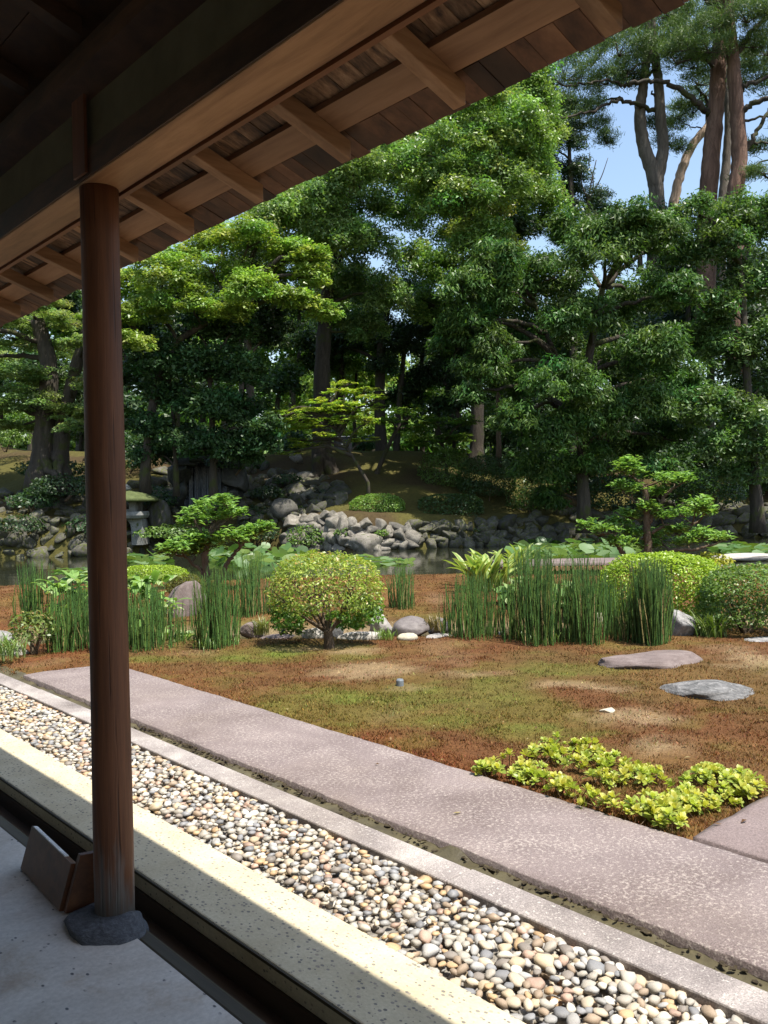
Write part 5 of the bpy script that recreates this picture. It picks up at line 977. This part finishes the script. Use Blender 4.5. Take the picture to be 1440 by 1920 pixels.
bonsai('spreading trained evergreen with cloud pads leaning over the lilies on the left', 14.2, [([(390, 1102), (386, 1075), (384, 1050), (388, 1020), (394, 1000), (400, 985)], 15, 8), ([(386, 1092), (378, 1070), (362, 1058), (350, 1045), (330, 1040)], 8, 4), ([(400, 1100), (416, 1080), (428, 1052), (442, 1035), (455, 1020), (470, 1012)], 10, 5), ([(394, 1000), (410, 985), (430, 970)], 6, 3), ([(390, 1010), (372, 990), (362, 965)], 6, 3)],
       [(405, 952, 38, 14), (440, 966, 30, 12), (368, 968, 28, 12), (400, 975, 36, 10), (480, 1000, 30, 10), (445, 1010, 36, 12), (400, 1022, 40, 12), (340, 1028, 34, 12), (312, 1038, 22, 9), (370, 1035, 30, 10), (425, 945, 22, 8), (495, 992, 16, 7), (350, 985, 16, 8), (380, 1012, 30, 10)], BON, 41)
bonsai('tall tiered trained evergreen with a cut off trunk top and cloud pads on the right', 15.2, [([(1217, 1078), (1216, 1050), (1214, 1010), (1212, 980), (1211, 940), (1210, 912)], 17, 11), ([(1214, 985), (1225, 965), (1238, 945), (1246, 930), (1262, 916)], 9, 5), ([(1209, 915), (1198, 903), (1180, 892), (1172, 885)], 6, 3), ([(1185, 1076), (1170, 1042), (1158, 1020), (1150, 1005), (1120, 1003)], 12, 5), ([(1226, 1076), (1240, 1042), (1262, 1032), (1300, 1030), (1330, 1024)], 9, 4), ([(1222, 1000), (1250, 985), (1280, 990), (1310, 978)], 7, 4), ([(1210, 950), (1190, 940), (1170, 925)], 5, 3)],
       [(1178, 872, 18, 10), (1190, 886, 24, 9), (1168, 882, 16, 6), (1265, 904, 34, 9), (1240, 900, 18, 7), (1285, 900, 20, 7), (1185, 922, 26, 9), (1165, 915, 14, 6), (1230, 928, 12, 9), (1215, 955, 20, 10), (1305, 948, 28, 10), (1280, 965, 36, 10), (1320, 962, 20, 9), (1240, 970, 20, 8), (1180, 968, 20, 10), (1160, 985, 30, 10), (1105, 990, 24, 9), (1135, 998, 24, 9), (1190, 1005, 30, 12), (1235, 1005, 28, 10), (1275, 1000, 26, 9), (1320, 1005, 32, 10), (1355, 1012, 22, 7), (1290, 1020, 40, 8), (1160, 1020, 26, 10), (1215, 1025, 40, 10)], BON, 42)
# strap and broad leaves: every leaf is a part
def strap_mesh(L, W, curl, fold, cb, ce, seed, tipw=.0, wave=0., n=7):
    g = np.random.default_rng(seed); t = np.linspace(0, 1, n); w_ = W * np.sin(np.pi * np.clip(t * .86 + .08, 0, 1)) ** .8; w_[-1] = W * .03
    ang = .15 + curl * t ** 1.5; dl = L / (n - 1); x = np.concatenate([[0], np.cumsum(np.sin(ang[:-1]) * dl)]); z = np.concatenate([[0], np.cumsum(np.cos(ang[:-1]) * dl)])
    V = []; C = []
    for i in range(n):
        wv = wave * math.sin(i * 2.3 + seed)
        V += [(x[i], -w_[i] / 2, z[i] + fold * w_[i] + wv), (x[i], 0, z[i]), (x[i], w_[i] / 2, z[i] + fold * w_[i] - wv)]; C += [ce, cb, ce]
    F = [(i * 3 + j, i * 3 + j + 1, i * 3 + j + 4, i * 3 + j + 3) for i in range(n - 1) for j in (0, 1)]
    return np.array(V), F, np.array(C)
def rosette_plant(name, label, cat, spots, meshes, n, hw, seed, tilt=(.0, .7), scale=(.7, 1.15), group=None, raised=False):
    r = random.Random(seed); top = spots; spots = spots if raised else [np.array([s[0], s[1], max(-.12, float(lawn_z(s[0:1], s[1:2])[0]))]) for s in spots]; t = empty(name, spots[0]); tag(t, label, cat, group); o0 = np.array(spots[0])
    for i in range(n):
        s = spots[r.randrange(len(spots))]; k = r.uniform(*scale)
        link('leaf', meshes[r.randrange(len(meshes))], t, (s[0] - o0[0] + r.gauss(0, hw), s[1] - o0[1] + r.gauss(0, hw), s[2] - o0[2]), (r.uniform(-.3, .3), r.uniform(*tilt), r.uniform(0, 6.3)), (k, k, k))
    for s in top if raised else []:
        for q in range(3): V, F = tube(curve_pts([(s[0] - o0[0] + r.gauss(0, .04), s[1] - o0[1] + r.gauss(0, .04), -.05 - o0[2]), (s[0] - o0[0] + r.gauss(0, .05), s[1] - o0[1] + r.gauss(0, .05), (s[2] - o0[2] - o0[2]) / 2), (s[0] - o0[0] + r.gauss(0, .08), s[1] - o0[1] + r.gauss(0, .08), s[2] - o0[2] + .05)], 4), .006, 5); MB().add(V, F).build('stem', B_twig, t, smooth=True)
VAR = [mesh('leaf', *strap_mesh(.85, .11, .7 + .15 * i, .25, (.40, .44, .13) if i % 2 else (.12, .24, .05), (.16, .28, .06) if i % 2 else (.44, .46, .16), i, n=9)[:2], L_pad, strap_mesh(.85, .11, .7 + .15 * i, .25, (.40, .44, .13) if i % 2 else (.12, .24, .05), (.16, .28, .06) if i % 2 else (.44, .46, .16), i, n=9)[2], True) for i in range(4)]
def z_of(px, py, Y): return at(px, py, Y=Y)
rosette_plant('variegated_aspidistra', 'yellow striped strap leaved plant left of the log bridge', 'plant', [z_of(895, 1095, 13), z_of(915, 1100, 13), z_of(930, 1095, 13.2), z_of(905, 1085, 13.4)], VAR, 60, .10, 1, (.0, .55), (.6, .95))
rosette_plant('variegated_aspidistra', 'smaller yellow striped strap leaved plant tucked against the log bridge', 'plant', [z_of(962, 1065, 15.5), z_of(975, 1066, 15.5)], VAR, 26, .07, 2, (.0, .5), (.6, .85))
def broad(L, W, c, seed): 
    V, F, C = strap_mesh(L, W, 1.5, .12, np.array(c) * .8, c, seed, n=8); return mesh('leaf', V, F, L_pad, C, True)
HOS = [broad(.46, .24, c, i) for i, c in enumerate([(.22, .33, .10), (.28, .38, .14), (.16, .27, .07), (.33, .40, .18)])]
rosette_plant('hosta', 'pale green hosta with big drooping leaves under the log bridge', 'hosta', [z_of(985, 1150, 11.3), z_of(1015, 1150, 11.5), z_of(1050, 1152, 11.3)], HOS, 62, .17, 3, (.2, .9), (.8, 1.25))
rosette_plant('hosta', 'pale green hosta right end behind the biggest horsetails', 'hosta', [z_of(1105, 1140, 10.6), z_of(1122, 1145, 10.4), z_of(1128, 1130, 10.6)], HOS, 50, .14, 4, (.2, .9), (.8, 1.2))
SAS = [broad(.30, .085, c, 20 + i) for i, c in enumerate([(.20, .34, .08), (.28, .42, .13), (.15, .27, .055), (.36, .44, .20)])]
rosette_plant('broad_leaf_plant', 'bright leafy plant rising behind the horsetails left of the post', 'plant', [z_of(130, 1150, 10.2), z_of(155, 1140, 10.4), z_of(120, 1110, 10.4), z_of(165, 1120, 10.4), z_of(140, 1090, 10.5)], SAS, 130, .10, 5, (.3, 1.2), (.7, 1.2), raised=True)
rosette_plant('broad_leaf_plant', 'bright leafy plant behind the horsetails right of the post', 'plant', [z_of(262, 1150, 10.3), z_of(290, 1125, 10.5), z_of(255, 1110, 10.4), z_of(280, 1095, 10.6), z_of(300, 1150, 10.3), z_of(270, 1180, 9.8)], SAS, 140, .11, 6, (.3, 1.2), (.7, 1.2), raised=True)
rosette_plant('broad_leaf_plant', 'pale speckled low leaves between rock and horsetails', 'plant', [z_of(325, 1195, 9.3), z_of(345, 1190, 9.3)], [SAS[1], SAS[3]], 30, .07, 7, (.3, 1.2), (.5, .9))
GRS = [mesh('leaf', *strap_mesh(.32, .012, 1.5, .1, (.07, .14, .025), (.14, .21, .05), 30 + i, n=6)[:2], L_pad, strap_mesh(.32, .012, 1.5, .1, (.07, .14, .025), (.14, .21, .05), 30 + i, n=6)[2], True) for i in range(4)]
def grass_tuft(label, px, py, Y, n, seed, k=1., c=(.09, .165, .03), c2=(.2, .25, .07), hw=.05):
    g = np.random.default_rng(seed); P0 = at(px, py, Y=Y); Vs, Fs, Cs, nv = [], [], [], 0
    for i in range(n):
        V, F, C = strap_mesh(.3 * k * g.uniform(.5, 1.1), .010 * k * 1.2, g.uniform(.9, 2.1), .1, c, c, i, n=5); a = g.uniform(0, 6.3); R = np.array([[math.cos(a), -math.sin(a), 0], [math.sin(a), math.cos(a), 0], [0, 0, 1]])
        V = V @ R.T + np.append(g.normal(0, hw, 2), 0); Vs.append(V); Fs.append(np.array(F) + nv); nv += len(V); t = g.random(); Cs.append(np.tile((np.array(c) * (1 - t) + np.array(c2) * t) * g.uniform(.7, 1.2), (len(V), 1)))
    o = link('grass_tuft', mesh('grass_tuft', np.vstack(Vs), np.vstack(Fs), L_pad, np.vstack(Cs), True), loc=tuple(P0)); tag(o, label, 'grass tuft', 'grass tufts among the stones')
grass_tuft('arching mondo grass tuft between the lichen boulder and the right azalea bush', 1335, 1200, 8.7, 240, 1, 1.15, hw=.06)
grass_tuft('pale green grass at the left edge beside the rocks', 12, 1235, 7.9, 120, 2, 1., (.14, .24, .06), (.3, .38, .16), .08)
grass_tuft('yellow green grass tuft right of the purple stone by the azalea', 490, 1190, 9.5, 90, 3, .8, (.13, .17, .04), (.25, .25, .09))
grass_tuft('drooping straw coloured grass on the brown boulder', 815, 1182, 9.4, 110, 4, .7, (.16, .13, .05), (.26, .2, .09))
grass_tuft('small fresh grass tuft before the flat pale stone', 722, 1200, 8.95, 80, 5, .55, (.12, .22, .03), (.2, .28, .06))
grass_tuft('grass tuft between the lichen boulder and the mondo grass', 1300, 1175, 9.4, 70, 6, .8, (.12, .18, .04), (.2, .25, .07))
grass_tuft('leafy weed at the foot of the biggest horsetail clump', 1010, 1203, 8.6, 50, 7, .5, (.10, .19, .04), (.18, .26, .07), .12)
grass_tuft('leafy weed at the foot of the dense narrow horsetail clump', 405, 1215, 8.4, 60, 8, .5, (.10, .19, .04), (.18, .26, .07), .14)
# near stones
lone_rock(345, 1134, 11.0, 40, 46, 134, S_purple, 'big tilted purple grey rock behind the thin horsetails', .4, sub=4, amp=.5, planes=14, depth=(.4, .75))
clipped('moss_mound', 'olive moss mound behind the big tilted purple grey rock', 350, 1100, 36, 22, 11.7, dict(L=.03, W=.02, c1=(.07, .075, .018), c2=(.15, .15, .035)), L_soft, 101, 2.1, cover=1.3, stems=0, ymin=-1, wob=.2, cat='moss mound')
lone_rock(472, 1184, 9.6, 24, 20, 102, S_purple, 'small blocky purple stone between horsetails and azalea', .7, sub=4)
lone_rock(592, 1192, 9.2, 28, 18, 103, S_pale, 'pale stone under the left side of the azalea', .2, sub=4)
lone_rock(672, 1196, 9.15, 44, 12, 104, S_pale, 'long low pale stone beside the azalea stem', .1, sub=4, rd=.5)
lone_rock(714, 1178, 9.5, 30, 26, 105, stone('pitted_pale_rock', (.22, .2, .18), (.36, .33, .3), (.5, .47, .43), 6, (30, .58, (.2, .18, .16))), 'pale pitted rock peeking out right of the azalea', .9, sub=4)
lone_rock(770, 1180, 9.35, 36, 25, 106, S_dark, 'dark smooth boulder next to the small cream stone', .2, sub=4, amp=.2, planes=4)
lone_rock(764, 1196, 8.95, 20, 10, 107, S_cream, 'small rounded cream stone at the moss edge', .0, amp=.12, planes=2)
lone_rock(822, 1178, 9.5, 22, 20, 108, S_dark, 'brownish boulder partly under straw coloured grass', .5)
lone_rock(822, 1196, 9.1, 24, 8, 109, S_pale, 'flat pale stone left of the horsetails below the strap leaves', .3)
lone_rock(940, 1190, 9.2, 10, 7, 110, S_pale, 'little white stone between two horsetail clumps', .3)
lone_rock(1276, 1182, 8.9, 33, 40, 111, S_grey, 'lichen spotted pointed grey boulder right of the darkest horsetails', 2.2, sub=4, amp=.25, planes=6)
lone_rock(1318, 1172, 9.5, 20, 22, 112, S_pale, 'pale boulder behind the mondo grass tuft', .5)
lone_rock(1425, 1208, 8.5, 36, 12, 113, S_grey, 'flat grey stone under the right azalea bush', .1)
lone_rock(1250, 1206, 8.7, 12, 5, 114, S_cream, 'tiny pale stone at the foot of the lichen spotted boulder', .1)
lone_rock(-4, 1196, 9.2, 30, 15, 115, S_grey, 'grey stone at the left edge behind the small azalea', .3); lone_rock(24, 1226, 8.4, 28, 18, 116, S_pale, 'pale greenish stone at the left edge beside grass', .8)
lone_rock(268, 1210, 9.1, 8, 18, 117, S_grey, 'narrow upright grey stone right of the post among horsetails', .3)
lone_rock(1125, 1170, 9.4, 12, 22, 118, S_cream, 'tall beige stone behind the short thin horsetails', .3)
lone_rock(625, 1186, 9.6, 24, 20, 119, S_grey, 'grey stone just behind the azalea stem', 1.3); lone_rock(520, 1196, 9.3, 34, 7, 120, S_purple, 'flat low purple stone edging the stream left of the azalea', .1)
lone_rock(858, 1144, 11.4, 22, 8, 121, S_pale, 'low pale stone on the brown moss behind the horsetails', .1); lone_rock(705, 1150, 10.2, 14, 12, 122, S_found, 'dark stone behind the right rim of the azalea', .1)
lone_rock(1012, 1183, 9.5, 20, 10, 123, S_grey, 'grey stone hidden in the biggest horsetails', .4)
lone_rock(1220, 1234, 7.45, 104, 12, 130, S_purple, 'wide flat topped purple stepping stone in the moss', 0, name='stepping_stone', sub=4, rd=.72, amp=.45, planes=9, depth=(.5, .85), sink=.02, top=.35)
lone_rock(1335, 1290, 6.3, 90, 17, 133, stone('streaked_rock', (.06, .06, .058), (.15, .145, .14), (.27, .26, .25), 5, fine=22, bump=1.), 'grey rugged stepping stone nearer the camera than the purple one', .25, name='stepping_stone', sub=4, rd=.85, amp=.6, planes=7, sink=.02, depth=(.5, .85))
lone_rock(1138, 1333, 5.75, 14, 5, 132, S_cream, 'small cream stone lying on the bare sandy patch', .1)
cp = MB(); P = at(750, 1284, z=-.02); V, F = tube([(0, 0, -.05), (0, 0, .035), (0, 0, .045)], [.03, .03, .024], 16); cp.add(V, F)
k = NT('grey_plastic'); k.base((.16, .18, .2)); k.rough(.45); tag(cp.build('sprinkler_cap', k.m, loc=tuple(P)), 'short grey pipe cap sticking out of the moss', 'pipe cap')
# yellow ground cover beside the path
SPR = []
for i in range(8):
    g = np.random.default_rng(700 + i); n = 11; a = np.arange(n) * 2.4 + g.normal(0, .2, n); el = np.linspace(.15, 1.25, n); Vs, Fs, Cs, nv = [], [], [], 0
    for q in range(n):
        L_ = .042 * (1 - .35 * q / n) * g.uniform(.85, 1.15); V, F, C = strap_mesh(L_, .019, .5, .2, (1, 1, 1), (1, 1, 1), q, n=4); th = 1.35 - el[q] + .1
        ct, st = math.cos(th), math.sin(th); V = np.stack([V[:, 0] * ct + V[:, 2] * st, V[:, 1], -V[:, 0] * st + V[:, 2] * ct], 1); ca, sa = math.cos(a[q]), math.sin(a[q])
        V = V @ np.array([[ca, -sa, 0], [sa, ca, 0], [0, 0, 1]]).T + [0, 0, .03 + .010 * q / n]
        c = np.array([.58, .55, .12]) * (q / n) + np.array([.30, .36, .06]) * (1 - q / n); c = c * g.uniform(.8, 1.15) * np.array([1.04 - .14 * (i % 3 == 0), 1, 1])
        Vs.append(V); Fs.append(np.array(F) + nv); nv += len(V); Cs.append(np.tile(c, (len(V), 1)))
    V, F = tube([(0, 0, -.03), (.003, 0, .035)], .0022, 3, False); Vs.append(V); Fs.append(np.array(F) + nv); Cs.append(np.tile((.16, .1, .05), (len(V), 1)))
    SPR.append(mesh('sprig', np.vstack(Vs), np.vstack(Fs), L_leaf, np.vstack(Cs), True))
def ground_cover(label, ridges, n, seed):
    r = random.Random(seed); P0 = at(*ridges[0][:2], z=0); t = empty('creeping_azalea', P0); tag(t, label, 'ground cover', 'yellow green creeping azaleas by the path'); m = 0; pts = []
    tries = 0
    while m < n and tries < n * 40:
        tries += 1; s = ridges[r.randrange(len(ridges))]; a = r.uniform(0, 6.28); f = math.sqrt(r.random()); px, py = s[0] + s[2] * f * math.cos(a), s[1] + s[3] * f * math.sin(a)
        P = at(px, py, z=.03); d_, u_ = duv(P)
        if d_ < 3.325 or (u_ < 1.80 and d_ > 3.33 and d_ < 5.02): continue
        if any((P[0] - o[0]) ** 2 + (P[1] - o[1]) ** 2 < .023 ** 2 for o in pts): continue
        pts.append(P); k = r.uniform(.55, 1.25); link('sprig', SPR[r.randrange(8)], t, (P[0] - P0[0], P[1] - P0[1], r.uniform(-.012, .026) - P0[2] + float(lawn_z(P[0:1], P[1:2])[0]) + .01), (r.gauss(0, .4), r.gauss(0, .4), r.uniform(0, 6.3)), (k, k, k)); m += 1
ground_cover('ring of yellow green creeping azalea spilling over the edge of the purple path', [(1060, 1402, 70, 20), (960, 1440, 60, 22), (1000, 1470, 70, 22), (1090, 1500, 60, 18), (1150, 1430, 80, 16), (1180, 1520, 70, 24), (1240, 1530, 50, 30), (1210, 1450, 30, 12), (1140, 1455, 30, 8), (905, 1440, 16, 10), (1260, 1500, 50, 22)], 290, 1)
ground_cover('second smaller arc of yellow green creeping azalea near the corner of the smooth slab', [(1335, 1440, 36, 12), (1390, 1460, 34, 14), (1310, 1490, 36, 16), (1360, 1480, 36, 10), (1290, 1470, 20, 12), (1400, 1475, 22, 10), (1335, 1577, 14, 3)], 120, 2)

# fallen leaves
r = random.Random(12); Vs, Cs = [], []
for i in range(170):
    Y_ = 1 / r.uniform(1 / 9.3, 1 / 3.6); X_ = r.uniform(-.45, .5) * Y_; d_, u_ = duv(np.array([X_, Y_, 0]))
    if 2.30 < d_ < 2.57 or d_ < 1.86 or (d_ < 3.35 and r.random() < .8): continue
    z_ = .006 if 2.57 < d_ < 3.33 else (-.012 if d_ < 2.3 else float(lawn_z(np.array([X_]), np.array([Y_]))[0]) + .016)
    if u_ < 1.83 and 3.33 < d_ < 5: z_ = .008
    s = r.uniform(.010, .024); a = r.uniform(0, 6.3); c_, s_ = math.cos(a) * s, math.sin(a) * s; t1, t2 = r.uniform(-.3, .5) * s, r.uniform(0, .5) * s
    Vs.append([(X_ - c_, Y_ - s_, z_), (X_ + s_ * .4, Y_ - c_ * .4, z_ + t2), (X_ + c_, Y_ + s_, z_ + abs(t1)), (X_ - s_ * .4, Y_ + c_ * .4, z_ + t2)]); Cs.append(r.choice([(.20, .11, .05), (.30, .2, .09), (.14, .075, .035), (.34, .27, .12)]))
o = link('fallen_leaves', leaf_mesh('fallen_leaves', [np.array(Vs)], [np.array(Cs)], L_leaf)); tag(o, 'small dry brown leaves lying on the moss and stones', 'leaf litter', kind='stuff')
